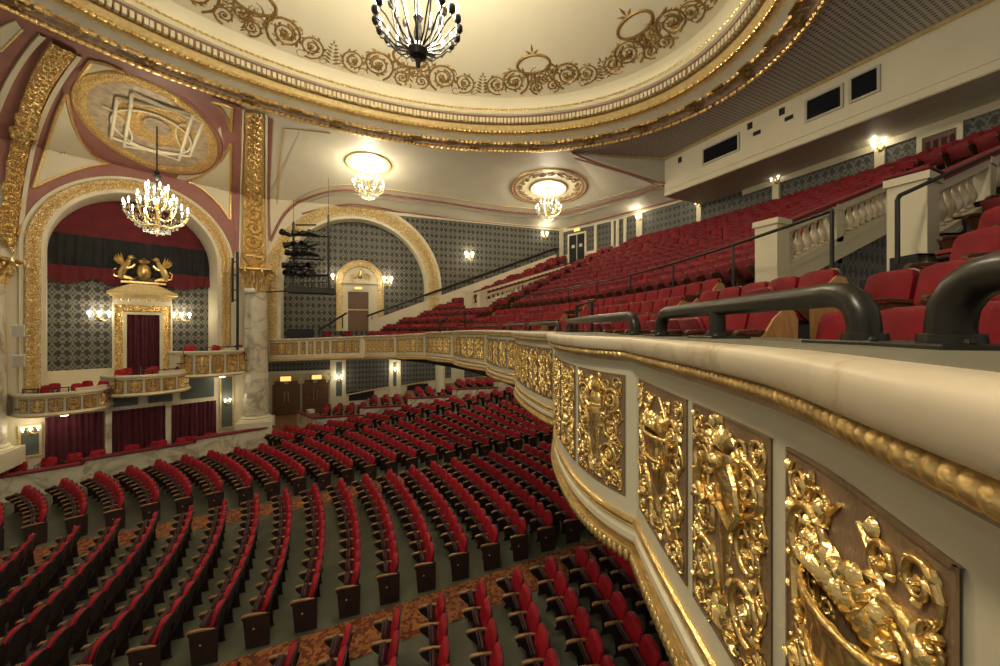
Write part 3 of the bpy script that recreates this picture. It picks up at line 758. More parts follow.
# ------------------------------------------------------------------ recess behind the boxes
RC = -1.65
wall_paper(W1, A1['ac']-A1['r']-1.2, A1['ac']+A1['r']+1.2, -3.0, A1['sp']+A1['r']+.3, RC, 'wall_box_back', M_['damask'])
struct(frame_panel(W1, A1['ac']-A1['r']-.6, A1['ac']+A1['r']+.6, -3., -1.72, RC, .05, 'trim_box_dado', M_['cream']))
# black drape, red valance with a scalloped hem
def curtain(fr, a0, a1, b0, b1, c, name, m, label, cat, amp=.05, folds=None, group=None, hem=None):
    folds = folds or max(3, int((a1-a0)/.16)); n = folds*8; rows = []
    for j in range(6):
        row = []
        for i in range(n+1):
            t = i/n; lo = b0 if hem is None else hem(t)
            row.append((lerp(a0, a1, t)+.02*math.sin(i*1.3), lerp(b1, lo, j/5), c+amp*math.sin(2*PI*folds*t+.25*j*math.sin(t*9))*(.5+.5*j/5)+.02*math.sin(i*.37)))
        rows.append(row)
    mb = MB().grid(rows); return tag(placed(mb, name, m, fr.M), label, cat, group)
c_ = A1['ac']; r_ = A1['r']
curtain(W1, c_-r_-.3, c_+r_+.3, 3.9, A1['sp']+r_, -1.5, 'red_drape', M_['valance'], 'red cloth filling the head of the arch above the boxes', 'drape', .03, 5)
curtain(W1, c_-r_-.3, c_+r_+.3, 2.55, 4.1, -1.44, 'black_drape', M_['blackdrape'], 'black masking drape hung across the arch above the boxes', 'drape', .035, 22)
va = W1.a(163, -1.38)
curtain(W1, c_-r_-.3, W1.a(120, -1.38), 2.0, 2.75, -1.38, 'valance', M_['valance'], 'red valance with a scalloped hem left of the gilded crest', 'valance', .03, 8, 'scalloped valances', hem=lambda t: 2.28-.28*abs(math.sin(PI*t*1.5)))
curtain(W1, va, c_+r_+.3, 2.0, 2.75, -1.38, 'valance', M_['valance'], 'red valance with a scalloped hem right of the gilded crest', 'valance', .03, 6, 'scalloped valances', hem=lambda t: 2.28-.25*abs(math.sin(PI*t*1.2+.3)))
# gilded doorway with pediment and crest
l, b_ = W1.px(109, 374, RC); r, t_ = W1.px(174, 296, RC); ed_c = (l+r)/2; ew = (r-l)/2
eb = W1.px(140, 378, RC)[1]; et = W1.px(140, 292, RC)[1]
ed = thing('box_doorway', 'gilded doorway with pediment and heraldic crest between the box sconces', 'doorway', M=W1.at(ed_c, 0, RC))
def rim(mb, x0, x1, y0, y1, t, z0, z1): return mb.box(x0, x0+t, y0, y1, z0, z1).box(x1-t, x1, y0, y1, z0, z1).box(x0+t, x1-t, y1-t, y1, z0, z1)
mb = MB(); rim(mb, -ew*.88, ew*.88, eb, et-.60, ew*.28, 0, .18); mb.build('carved_frame', M_['carvedgold'], ed, smooth=False)
mb = MB(); rim(mb, -ew*.92, ew*.92, eb, et-.55, .07, 0, .22); rim(mb, -ew*.62, ew*.62, eb, et-.95, .13, 0, .22); mb.build('cream_frame', M_['cream'], ed, smooth=False)
MB().box(-ew*.9, ew*.9, et-.56, et-.16, 0, .24).build('frieze', M_['cream'], ed, smooth=False)
mb = MB()
for q in range(-4, 5): scroll(mb, q*ew*.2, et-.37, .1, q, 1 if q % 2 else -1, .16, 1.2, 4, Matrix.Translation((0, 0, .25)), n=12, seg=4)
mb.build('frieze_relief', M_['gold'], ed)
mb = MB(); mb.box(-ew*1.08, ew*1.08, et-.17, et-.04, 0, .42, ch=.03).box(-ew*1.0, ew*1.0, et-.24, et-.17, 0, .32)
mb.prism([(-ew*1.08, et-.04, 0), (ew*1.08, et-.04, 0), (ew*.35, et+.38, 0), (-ew*.35, et+.38, 0)], (0, 0, .3)); mb.build('pediment', M_['goldpaint'], ed, smooth=False)
MB().box(-.80, .80, et+.36, et+.48, .02, .36, ch=.02).build('crest_base', M_['gold'], ed, smooth=False)
mb = MB(); y0 = et+.48; SC = Matrix.Translation((0, y0, 0)) @ Matrix.Diagonal((1.02, 1.25, 1.2, 1)) @ Matrix.Translation((0, -y0, 0))
mb.ball((0, y0+.36, .2), .27, .33, .14, 10, 6); mb.ball((0, y0+.36, .3), .18, .23, .1, 10, 5); mb.lathe([(.0, 0), (.2, .02), (.24, .12), (.12, .16), (.03, .22)], 10, Matrix.Translation((0, y0+.66, .2)) @ Matrix.Rotation(-PI/2, 4, 'X'))
mb.build('crest_shield', M_['gold'], ed).matrix_local = SC
for sd in (-1, 1):                                      # winged beasts either side of the shield
    g = MB(); T = Matrix.Translation((sd*.55, y0, .2))
    g.tube([(sd*.18, .05, 0), (sd*.2, .25, 0), (sd*.1, .48, 0), (-sd*.02, .66, 0), (-sd*.08, .80, 0)], [.10, .16, .15, .10, .075], 8, M=T)
    g.ball((-sd*.12, .86, .02), .12, .10, .09, 8, 5, T); g.leaf(-sd*.18, .85, PI if sd > 0 else 0, .13, .08, .05, 0, T)
    g.tube([(sd*.12, .12, .05), (-sd*.05, .10, .07), (-sd*.18, .04, .07)], [.09, .07, .05], 6, M=T); g.tube([(sd*.05, .45, .06), (-sd*.14, .5, .09), (-sd*.24, .62, .08)], [.07, .055, .04], 6, M=T)
    for q in range(6): g.leaf(sd*.12, .42+.03*q, (PI/2 if True else 0)-sd*(.15+.2*q), .62-.05*q, .14, .05, .02*q, T)
    g.tube([(sd*.22, .12, 0), (sd*.42, .15, 0), (sd*.46, .35, 0), (sd*.36, .42, 0)], [.06, .05, .035, .02], 6, M=T)
    g.build('crest_beast', M_['gold'], ed).matrix_local = SC
o = curtain(W1, ed_c-ew*.52, ed_c+ew*.52, eb, et-1.06, RC+.1, 'doorway_curtain', M_['curtain'], 'dark red curtain hanging inside the gilded box doorway', 'curtain', .05, 9)
tag(frame_panel(W1, ed_c-ew*.53, ed_c+ew*.53, eb, et-1.05, RC, .03, 'doorway_back', M_['dark']), 'dark opening behind the curtain of the gilded doorway', 'opening')
# ------------------------------------------------------------------ gilt relief panels (balcony front and boxes)
PW, PH = .40, .64
def relief(kind, seed, hi=False, pw=.40):
    """one panel, x across, y up, z out; returns (ground, scrollwork, vase) meshes"""
    r = random.Random(seed); g = MB(); hw, hh = pw/2, PH/2; kx = pw/.40
    g.grid([[(lerp(-hw, hw, i/10), y, z) for i in range(11)] for y, z in ((-hh, -.006), (-hh, .004), (hh, .004), (hh, -.006))]); t = .006
    for y in (-hh, hh-t): g.grid([[(lerp(-hw, hw, i/10), yy, z) for i in range(11)] for yy, z in ((y, .004), (y, .007), (y+t, .007), (y+t, .004))])
    for x in (-hw, hw-t): g.box(x, x+t, -hh, hh, .004, .007)
    s = MB(); s.hires = hi; T = Matrix.Translation((0, 0, .008))
    for sd in (-1, 1):
        lv = 5 if hi else 9; th = .165 if hi else .13
        scroll(s, sd*.112*kx, .168+r.uniform(-.01, .01), .076, -PI/2, sd, th, 2.0, lv, T, n=30, seg=6)
        scroll(s, sd*.118*kx, .012, .070, PI/2, sd, th, 2.0, lv, T, n=30, seg=6)
        scroll(s, sd*.104*kx, -.140, .082, -PI/2+.3, -sd, th, 2.1, lv, T, n=30, seg=6)
        scroll(s, sd*.145*kx, -.258, .045, PI/2, -sd, th+.02, 1.6, lv-1, T, n=18, seg=6)
        scroll(s, sd*.150*kx, .270, .034, 0, sd, th+.02, 1.4, 4, T, n=14, seg=5)
        sweep_vine(s, [(sd*(.03+.14*math.sin(i/11*PI)**.7*(.75+.25*math.cos(i*1.3))), -.28+.56*i/11, 0) for i in range(12)], .008, T, 8 if hi else 14, .040, 6)
        sweep_vine(s, [(sd*.02, -.29+.02*i, 0) for i in range(6)], .010, T, 5, .06, 6)
        for q in range(4 if hi else 10):
            a = r.uniform(0, 2*PI); s.leaf(sd*r.uniform(.03, .175), r.uniform(-.29, .29), a, .04, .022, .014, 0, T)
    for q in range(7): s.leaf(0, -.27, PI*q/6, .07, .03, .016, 0, T)
    if hi:
        for sd in (-1, 1):
            for y, x, R_, d in ((.255, .085, .034, -1), (.09, .155, .030, 1), (.085, .06, .026, -1), (-.06, .165, .026, -1), (-.205, .05, .034, 1), (-.20, .172, .024, 1), (-.285, .10, .026, -1), (.215, .172, .024, 1)): scroll(s, sd*x*kx, y, R_, PI/2*d, sd*d, .20, 1.5, 4, T)
            for q in range(12): s.leaf(sd*r.uniform(.02, .188)*kx, r.uniform(-.305, .305), r.uniform(0, 2*PI), r.uniform(.018, .042), .015, .012, 0, T)
            for q in range(14): s.ball((sd*r.uniform(.02, .185)*kx, r.uniform(-.30, .30), .006), r.uniform(.004, .007), n=6, m=4, M=T)
            sweep_vine(s, [(sd*(.165+.02*math.sin(i*.9))*kx, -.30+.6*i/24, 0) for i in range(25)], .006, T, 16, .028, 6)
    v = MB(); v.hires = hi; R90 = Matrix.Rotation(-PI/2, 4, 'X')
    def half(prof, y0, sq=.42, z=.004, n=16, flute=0.):
        n = 56 if hi else n
        rows = []
        for rr, yy in prof:
            row = []
            for k in range(n+1):
                a = PI*k/n; q = rr*(1+flute*math.cos(a*14)); row.append((q*math.cos(a), y0+yy, z+q*math.sin(a)*sq))
            rows.append(row)
        v.grid(rows)
    if kind == 0:      # tall torch-shaped vase
        half([(.012, 0), (.020, .03), (.016, .06), (.022, .10), (.040, .22), (.058, .32), (.066, .36), (.050, .375), (.056, .39), (.062, .41), (.045, .44), (.022, .455)], -.25)
        v.tube([(.055*math.cos(a), .125, .028*math.sin(a)+.004) for a in span(0, PI, 10)], .008, 6)
        for sd in (-1, 1): v.tube([(sd*.058, .10, .015), (sd*.10, .13, .02), (sd*.105, .18, .02), (sd*.06, .19, .015)], .008, 6)
        for q in range(7): v.leaf(0, .20, PI/2+(q-3)*.32, .09, .035, .03, .01)
    elif kind == 1:    # broad fluted urn heaped with fruit
        half([(.03, 0), (.045, .02), (.018, .06), (.02, .09), (.07, .15), (.098, .22), (.104, .27), (.098, .285), (.118, .30), (.126, .325), (.118, .335)], -.2, .40, flute=.06)
        for q in range(16):
            a = PI*q/15; v.ball((.10*math.cos(a)*r.uniform(.3, 1), .145+.045*math.sin(a)*r.uniform(.4, 1.), .014), .014, n=8, m=5)
        for sd in (-1, 1):
            v.tube([(sd*.118, .10, .02), (sd*.155, .13, .02), (sd*.150, .05, .02), (sd*.10, -.01, .02)], .009, 6)
            for q in range(9): v.ball((sd*(.115-.010*q), .06-.024*q+.0022*q*q, .034), .008, n=6, m=4)
        for q in range(13): v.leaf((q-6)*.0165, .135, PI/2+(6-q)*.13+r.uniform(-.2, .2), .045+.02*r.random(), .020, .016, .020)
        for q in range(26): v.leaf(r.uniform(-.11, .11), .14+.05*r.random(), r.uniform(.2, 2.9), .038, .018, .016, .012)
        for q in range(9): v.leaf((q-4)*.022, .165, PI/2+(4-q)*.24, .05, .02, .016, .010)
        v.tube([(.122*math.cos(a), .128, .050*math.sin(a)+.004) for a in span(0, PI, 24)], .007, 8); v.tube([(.100*math.cos(a), .03, .042*math.sin(a)+.004) for a in span(0, PI, 24)], .006, 8)
    elif kind == 2:    # slim tapering vase with swag
        half([(.010, 0), (.014, .06), (.024, .16), (.042, .30), (.060, .38), (.052, .395), (.066, .41), (.060, .43)], -.2, .45)
        for sd in (-1, 1):
            v.tube([(sd*.05, .20, .02), (sd*.10, .17, .03), (sd*.12, .10, .03), (sd*.08, .05, .03), (sd*.02, .09, .035)], .010, 6)
            v.tube([(sd*.06, .22, .01), (sd*.10, .25, .01), (sd*.13, .22, .01)], .008, 6)
        for q in range(5): v.leaf(0, .225, PI/2+(q-2)*.42, .075, .035, .02, .008)
        v.ball((0, .20, .03), .026, n=8, m=5)
    else:              # no vase: an upright stem of leaves
        sweep_vine(v, [(0, -.27+.045*i, .006) for i in range(13)], .012, None, 18, .06, 6)
        for y in (-.1, .08, .24):
            for q in range(6): v.leaf(0, y, q*PI/3+.3, .05, .03, .025, .008)
    return g, s, v
PROTO = []
for kind, seed in ((0, 1), (1, 2), (2, 3), (3, 4), (3, 9)):
    g, s, v = relief(kind, seed)
    go = g.build('gilt_panel', M_['bronze'], smooth=False); s.build('scrollwork', M_['gold'], go, ang=50); v.build('vase' if kind < 3 else 'leaf_stem', M_['gold'], go, ang=50); PROTO.append(go)
print([len(c.data.polygons) for c in PROTO[0].children])
used = set()
def gilt_panel(kind, parent, M, sx=1., sy=1.):
    if kind in used: o = copy_tree(PROTO[kind], parent)
    else: o = PROTO[kind]; o.parent = parent; used.add(kind)
    o.matrix_parent_inverse = Matrix.Identity(4); o.matrix_local = M @ Matrix.Diagonal((sx, sy, (sx+sy)/2, 1)); return o

# ------------------------------------------------------------------ parapets
def path_normals(P, breaks=(), side=1):
    """outward normals of a plan path; at a break (crease) both sides keep their own"""
    out = []
    for i in range(len(P)):
        a = P[max(0, i-1)]; b = P[min(len(P)-1, i+1)]; t = (b-a).normalized(); out.append(Vector((-t.y, t.x))*side)
    return out
def sweep(mb, P, N, Z, prof):
    mb.grid([[(p.x+n.x*o, p.y+n.y*o, H+z+zz) for o, zz in prof] for p, n, z in zip(P, N, Z)]); return mb
def run_beads(mb, P, N, Z, o, zz, pitch, r, long=1.4, tilt=.0, tall=1.):
    pts = [Vector((p.x+n.x*o, p.y+n.y*o, H+z+zz)) for p, n, z in zip(P, N, Z)]; acc = 0.
    for a, b in zip(pts, pts[1:]):
        d = b-a; L = d.length; 
        if L < 1e-6: continue
        d /= L; dist = max(.5, (a-EYE).length); pt = pitch(dist) if callable(pitch) else pitch; s = pt-acc
        while s < L:
            c = a+d*s; w = Vector((0, 0, 1)); d2 = (d+w*tilt).normalized(); q = w.cross(d2).normalized(); w2 = d2.cross(q); k = pt/(pitch(.5) if callable(pitch) else pitch)
            hr = dist < 2.6; mb.ball((0, 0, 0), r*long*k, r, r*tall, 10 if hr else 6, 7 if hr else 4, Matrix(((d2.x, q.x, w2.x, c.x), (d2.y, q.y, w2.y, c.y), (d2.z, q.z, w2.z, c.z), (0, 0, 0, 1)))); s += pt
        acc = (L-(s-pt))
def shift(o, loc):
    for v in o.data.vertices: v.co -= loc
    return o
# the three boxes
BOXES = [('left', (13, 110), 393.5, 416, 1.25), ('mid', (107.5, 190), 375.5, 396, 1.15), ('right', (177, 249.5), 351.5, 377, 1.05)]
BLAB = ['cream and gilt opera box at the left, lowest of the three', 'cream and gilt opera box under the gilded doorway, the middle one', 'cream and gilt opera box beside the marble column, highest of the three']
BOXINFO = []
for k, (nm, (x0, x1), yt, yb, cc) in enumerate(BOXES):
    a0 = W1.a(x0, cc*.75); a1 = W1.a(x1, cc*.75); xm = (x0+x1)/2; bt = W1.px(xm, yt, cc+.2)[1]; bb = W1.px(xm, yb, cc+.2)[1]
    am, hw = (a0+a1)/2, (a1-a0)/2*1.09; loc = W1.w(am, bb, .02)
    P = []
    for t in span(-1, 1, 28):
        e = 1-abs(t)**6; p = W1.w(am+hw*math.copysign(min(1, abs(t)*1.0), t), 0, .02+(cc*.72)*e+.42*(1-t*t)); P.append(Vector((p.x, p.y)))
    N = path_normals(P, side=-1)
    if N[14].dot(Vector((W1.n.x, W1.n.y))) < 0: N = [-n for n in N]
    Z = [0.]*len(P); h = bt-bb
    root = thing('opera_box', BLAB[k], 'opera box', loc, 0, 'opera boxes on the side wall')
    def part(mb, n, m, **kw): return shift(mb.build(n, m, root, **kw), loc)
    part(sweep(MB(), P, N, Z, [(-.12, bb+.06), (-.1, bb-.02), (.02, bb), (.07, bb+.07), (.05, bb+.10), (0, bb+.14), (0, bt-.10), (-.05, bt-.10)]), 'parapet', M_['cream'])
    part(sweep(MB(), P, N, Z, [(-.1, bt-.12), (.0, bt-.12), (.06, bt-.07), (.07, bt), (.04, bt+.03), (-.16, bt+.03), (-.16, bt-.12)]), 'cap', M_['cream'])
    part(MB().tube([(p.x+n.x*.06, p.y+n.y*.06, H+bb+.06) for p, n in zip(P, N)], .035, 6), 'lower_bead', M_['goldpaint'])
    part(MB().tube([(p.x+n.x*.03, p.y+n.y*.03, H+bt-.13) for p, n in zip(P, N)], .022, 6), 'upper_bead', M_['goldpaint'])
    fl = MB(); fl.prism([(p.x, p.y, H+bb+.02) for p in P]+[tuple(W1.w(am+hw, bb+.02, -.02)), tuple(W1.w(am-hw, bb+.02, -.02))], (0, 0, .06)); part(fl, 'floor_slab', M_['cream'], smooth=False)
    npn = 6 if k == 0 else 5; ph = h-.34
    Ls = [0]
    for a, b in zip(P, P[1:]): Ls.append(Ls[-1]+(b-a).length)
    s0, s1 = Ls[2]+.1, Ls[-3]-.1
    for q in range(npn):
        s = lerp(s0, s1, (q+.5)/npn); i = max(j for j in range(len(Ls)) if Ls[j] <= s); p = P[i].lerp(P[min(i+1, len(P)-1)], (s-Ls[i])/max(1e-6, (Ls[i+1]-Ls[i]))); n = N[i]
        t = Vector((-n.y, n.x)); nn = Vector((n.x, n.y, 0)); tt = Vector((t.x, t.y, 0)); z = bb+.14+(h-.28)/2
        M = Matrix(((tt.x, 0, nn.x, p.x+n.x*.012-loc.x), (tt.y, 0, nn.y, p.y+n.y*.012-loc.y), (0, 1, 0, H+z-loc.z), (0, 0, 0, 1)))
        gilt_panel((0 if q % 2 else 4) if q != 3 else 1, root, M, (s1-s0)/npn*.86/PW, ph/PH)
    BOXINFO.append((am, hw, bt, bb, cc))
    # rail and raised end of the cap
    r0, r1 = (3, 17) if k == 0 else (10, 25)
    rr = [(P[i].x-N[i].x*.05, P[i].y-N[i].y*.05, H+bt+.2) for i in range(r0, r1)]
    mb = MB().tube(rr, .022, 6)
    for i in range(0, len(rr), 4): mb.tube([rr[i], (rr[i][0], rr[i][1], H+bt)], .018, 5)
    part(mb, 'guard_rail', M_['iron'])
    q0, q1 = (17, 27) if k == 0 else (16, 27)
    part(sweep(MB(), P[q0:q1], N[q0:q1], Z[q0:q1], [(-.14, bt+.02), (.03, bt+.02), (.04, bt+.14), (-.14, bt+.14), (-.14, bt+.02)]), 'raised_cap', M_['cream'])

# ------------------------------------------------------------------ lower part of the box wall
def w1px(x0, x1, y0, y1, c=0.):
    a0 = W1.px(x0, (y0+y1)/2, c)[0]; a1 = W1.px(x1, (y0+y1)/2, c)[0]; xm = (x0+x1)/2
    return a0, a1, W1.px(xm, y1, c)[1], W1.px(xm, y0, c)[1]
LOWF = -5.72
for k, (x0, x1, yt, l) in enumerate(((45, 104, 414, 'dark maroon curtain below the lowest opera box'), (112, 165, 408, 'dark maroon curtain below the middle opera box, left of the marble pilaster'), (171.5, 216, 402.5, 'dark maroon curtain below the highest opera box'))):
    a0, a1, b0, b1 = w1px(x0, x1, yt, 460, .02)
    curtain(W1, a0, a1, LOWF, b1, .10, 'draw_curtain', M_['curtain'], l, 'curtain', .05, None, 'curtains under the boxes')
for x0, x1 in ((105, 111.5), (165, 170.5)):
    a0, a1, b0, b1 = w1px(x0, x1, 405, 460); struct(frame_panel(W1, a0, a1, LOWF, b1+.1, 0, .16, 'trim_box_pilaster', M_['marble']))
    struct(frame_panel(W1, a0-.04, a1+.04, b1+.02, b1+.16, 0, .2, 'trim_box_capital', M_['goldpaint']))
for x0, x1, y0, y1 in ((113, 138, 396, 406), (148, 172.5, 393, 402), (181, 214, 375, 398)):
    a0, a1, b0, b1 = w1px(x0, x1, y0, y1); struct(frame_panel(W1, a0, a1, b0, b1, 0, .03, 'trim_slate_panel', M_['slate']))
for x0, x1, y0, y1, nm in ((21, 39, 427, 455, 'mirror'), (221, 232, 374, 427, 'mirror')):
    a0, a1, b0, b1 = w1px(x0, x1, y0, y1)
    m_ = thing('wall_panel', 'tall framed slate panel with a sconce %s' % ('under the lowest opera box, by the left column' if x0 < 100 else 'between the curtain and the marble column'), 'panel', M=W1.at((a0+a1)/2, b0, 0.005))
    w_, h_ = (a1-a0)/2, b1-b0; MB().box(-w_, w_, 0, h_, 0, .03).build('slate', M_['slate'], m_, smooth=False)
    mb = MB(); t = .07; mb.box(-w_-t, -w_, -t, h_+t, 0, .07).box(w_, w_+t, -t, h_+t, 0, .07).box(-w_, w_, -t, 0, 0, .07).box(-w_, w_, h_, h_+t, 0, .07); mb.build('gilt_frame', M_['goldpaint'], m_, smooth=False)

# ------------------------------------------------------------------ columns
def column(nm, label, p, r, z0, z1, z2):
    root = struct(empty(nm, (p[0], p[1], H+z0))); root['label'] = label
    MB().lathe([(r, .34), (r*1.0, .5), (r*.98, (z1-z0)*.5), (r*.88, z1-z0)], 32).build('shaft', M_['marble'], root)
    mb = MB(); mb.lathe([(r*1.35, .12), (r*1.36, .17), (r*1.24, .2), (r*1.14, .24), (r*1.2, .28), (r*1.08, .33), (r, .36)], 28); mb.box(-r*1.42, r*1.42, -r*1.42, r*1.42, -.55, .13, ch=.02); mb.build('base', M_['cream'], root)
    mb = MB(); h = z2-z1; mb.lathe([(r*.9, z1-z0), (r*.92, z1-z0+.06), (r*.84, z1-z0+.08), (r*.88, z1-z0+h*.5), (r*1.2, z2-z0-.12)], 24)
    for tier, (n, hh, out) in enumerate(((16, .36, .12), (16, .60, .18), (12, .78, .24), (8, .95, .40))):
        for q in range(n):
            a = 2*PI*(q+.5*tier)/n; ca, sa = math.cos(a), math.sin(a); b = z1-z0+.06
            pts = [(ca*r*(.88+.02), sa*r*.9, b), (ca*r*.96, sa*r*.96, b+h*hh*.6), (ca*(r+out*.55), sa*(r+out*.55), b+h*hh*.95), (ca*(r+out), sa*(r+out), b+h*hh*.92), (ca*(r+out*1.02), sa*(r+out*1.02), b+h*hh*.8)]
            mb.tube(pts, [.07, .075, .06, .05, .025] if tier < 3 else [.03, .035, .035, .05, .05], 5)
    mb.box(-r*1.35, r*1.35, -r*1.35, r*1.35, z2-z0-.13, z2-z0, ch=.03); mb.build('capital', M_['goldold'], root); return root
pm = PF_.w(PF_.L*.47, 0, .50)
column('column_boxes', 'white marble column with a gilt capital at the right end of the boxes', (pm.x, pm.y), .56, -4.75, 1.95, 3.15)
pl = W1.w(-.38, 0, .40)
column('column_stage', 'white marble column cut by the left edge of the picture', (pl.x, pl.y), .48, -4.45, 1.65, 2.6)
mb = MB(); mb.lathe([(.2, -.38), (.3, -.34), (.2, -.28), (.34, -.12), (.52, .12), (.56, .30), (.44, .34), (.50, .40), (.34, .46)], 18, sy=.5)
for q in range(9): mb.ball((-.4+.1*q, -.28, .22+.05*math.sin(q*PI/8)*-1), .07, n=6, m=4)
uo_ = mb.build('urn_relief', M_['goldold']); uo_.matrix_world = Matrix.Translation(PF_.w(PF_.L*.47, 3.62, .12)) @ PF_.M.to_3x3().to_4x4() @ Matrix.Rotation(-PI/2, 4, 'X'); tag(uo_, 'gilded urn relief on the pilaster over the marble column', 'relief')

# ------------------------------------------------------------------ orchestra floor and low walls
def floor_z(u, v): return -5.9+.03*(u+1)+.11*max(u, 0)*clamp((v-17)/5)
mb = MB(); us = span(-16, 20, 72); vs_ = span(-4, 31, 70)
mb.grid([[(u, v, H+(floor_z(u, v) if v < 24.3 else -5.9)) for v in vs_] for u in us]); struct(mb.build('floor', M_['concrete'], smooth=True, fix=False))
def carpet(name, pts0, pts1, m, n=60, dz=.012):
    mb = MB(); rows = []
    for i in range(n+1):
        t = i/n; a = Vector(pts0).lerp(Vector(pts1), t); d = (Vector(pts1)-Vector(pts0)).normalized(); q = Vector((-d.y, d.x))
        rows.append([(a.x+q.x*w, a.y+q.y*w, H+floor_z(a.x+q.x*w, a.y+q.y*w)+dz) for w in (-.5, -.25, 0, .25, .5)])
    return mb.grid(rows).build(name, m, fix=False)
tag(carpet('aisle_carpet', (-9, 7.78), (16, 7.78), M_['carpet']), 'rust speckled carpet runner down the nearest aisle', 'carpet')
tag(carpet('aisle_carpet', (-12, 14.75), (16, 14.75), M_['carpet']), 'rust carpet runner down the middle aisle beyond the central seats', 'carpet')
mb = MB(); mb.grid([[(u, v, H-5.885) for v in span(21.5, 31, 10)] for u in span(-4, .4, 5)]); tag(mb.build('lobby_carpet', M_['lobby'], fix=False), 'rust coloured carpet between the marble walls and the brown doors', 'carpet')
# marble wall in front of the boxes, red padded top, rising in two steps
BW = Frame((-14.0, 18.67), (-1.85, 22.82))
bx = [0, None, None, BW.L]; bx[1] = BW.a(83); bx[2] = BW.a(195)
tops = (-5.2, -5.07, -4.93)
for i in range(3):
    wl = struct(frame_panel(BW, bx[i], bx[i+1], -6.3, tops[i]-.06, -.18, .18, 'wall_box_front', M_['marble']))
    MB().box(bx[i]-.02, bx[i+1]+.04, tops[i]-.07, tops[i]+.02, -.25, .07, ch=.02).build('padded_top', M_['velvetd'], wl, smooth=False)
    if i < 2: MB().box(bx[i+1]-.06, bx[i+1]+.06, tops[i], tops[i+1]+.02, -.25, .07, ch=.02).build('padded_step', M_['velvetd'], wl, smooth=False)
er = Frame((-1.85, 22.82), (-2.5, 23.9)); wl = struct(frame_panel(er, 0, er.L, -6.1, tops[2]-.06, -.18, .18, 'wall_box_end', M_['marble'])); MB().box(0, er.L, tops[2]-.07, tops[2]+.02, -.25, .07, ch=.02).build('padded_top', M_['velvetd'], wl, smooth=False)
mb = MB(); mb.grid([[tuple(BW.w(a, LOWF, -.2)) for a in (0, BW.L)], [tuple(BW.w(a, LOWF, -3.2)) for a in (0, BW.L)]]); struct(mb.build('floor_boxes', M_['lobby'], fix=False))
# stepped low wall in front of the raised side seats
SW = Frame((-.05, 24.39), (13.6, 22.35)); NST = 5
SWT = lambda i: -5.0+.42*i
for i in range(NST):
    a0, a1 = SW.L*i/NST, SW.L*(i+1)/NST
    wl = struct(frame_panel(SW, a0, a1, -6.3, SWT(i)-.06, -.16, .16, 'wall_parterre', M_['marble'])); MB().box(a0-.02, a1+.02, SWT(i)-.07, SWT(i)+.02, -.22, .06, ch=.02).build('padded_top', M_['velvetd'], wl, smooth=False)
    MB().box(a1-.25, a1-.03, -6.3, SWT(i)+.32, -.14, .02).build('pier', M_['marble'], wl, smooth=False)
e2 = Frame((-.94, 26.7), (-.05, 24.39)); wl = struct(frame_panel(e2, 0, e2.L, -6.0, SWT(0)-.06, -.16, .16, 'wall_parterre_end', M_['marble'])); MB().box(0, e2.L, SWT(0)-.07, SWT(0)+.02, -.22, .06, ch=.02).build('padded_top', M_['velvetd'], wl, smooth=False)
MB().box(.55, .95, SWT(0)-.05, SWT(0)+.14, -.7, -.35).build('post_block', M_['cream'], wl, smooth=False)
for i in range(NST):
    p = [SW.w(SW.L*i/NST, SWT(i)-.5, -.16), SW.w(SW.L*(i+1)/NST, SWT(i)-.5, -.16), SW.w(SW.L*(i+1)/NST, SWT(i)-.5, -6.3), SW.w(SW.L*i/NST, SWT(i)-.5, -6.3)]
    if i == 0: p = [SW.w(0.1, SWT(0)-.5, -.16), p[1], p[2], SW.w(.6, SWT(0)-.5, -6.3)]
    struct(MB().prism(p, (0, 0, -.5)).build('floor_parterre', M_['lobby'], smooth=False))

# ------------------------------------------------------------------ wall under the balcony
LW = Frame((-4.6, 30.6), (17.5, 29.4))
struct(placed(MB().poly([(0, -6.3, 0), (LW.L, -6.3, 0), (LW.L, -1., 0), (0, -1., 0)]), 'wall_under_balcony', M_['cream'], LW.M, smooth=False, fix=False))
rt = Frame((-3.4, 30.5), (-2.3, 24.1)); struct(placed(MB().poly([(0, -6.3, 0), (rt.L, -6.3, 0), (rt.L, -1., 0), (0, -1., 0)]), 'wall_return', M_['cream'], rt.M, smooth=False, fix=False))
def lw(x0, x1, y0, y1, c=0.):
    xm, ym = (x0+x1)/2, (y0+y1)/2; return LW.px(x0, ym, c)[0], LW.px(x1, ym, c)[0], LW.px(xm, y1, c)[1], LW.px(xm, y0, c)[1]
a0, a1, b0, b1 = lw(266, 332, 361, 370.5); struct(frame_panel(LW, a0, a1, b0, b1, 0, .02, 'trim_frieze_paper', M_['damaskd']))
a0, a1, b0, b1 = lw(266, 332, 371, 374); struct(frame_panel(LW, a0, a1, b0, b1, 0, .10, 'trim_door_cornice', M_['cream']))
a0, a1, b0, b1 = lw(270, 331, 376, 381.5)
tr = thing('door_transom', 'gilt panelled transom over the brown lobby doors', 'transom', M=LW.at(a0, b0, 0.01))
MB().box(0, a1-a0, 0, b1-b0, 0, .06).build('board', M_['cream'], tr, smooth=False)
for q in range(6):
    w_ = (a1-a0)/6
    if q in (1, 4): continue
    MB().box(w_*q+.12, w_*(q+1)-.12, .06, b1-b0-.06, .06, .08).build('carved_panel', M_['carvedfine'], tr, smooth=False)
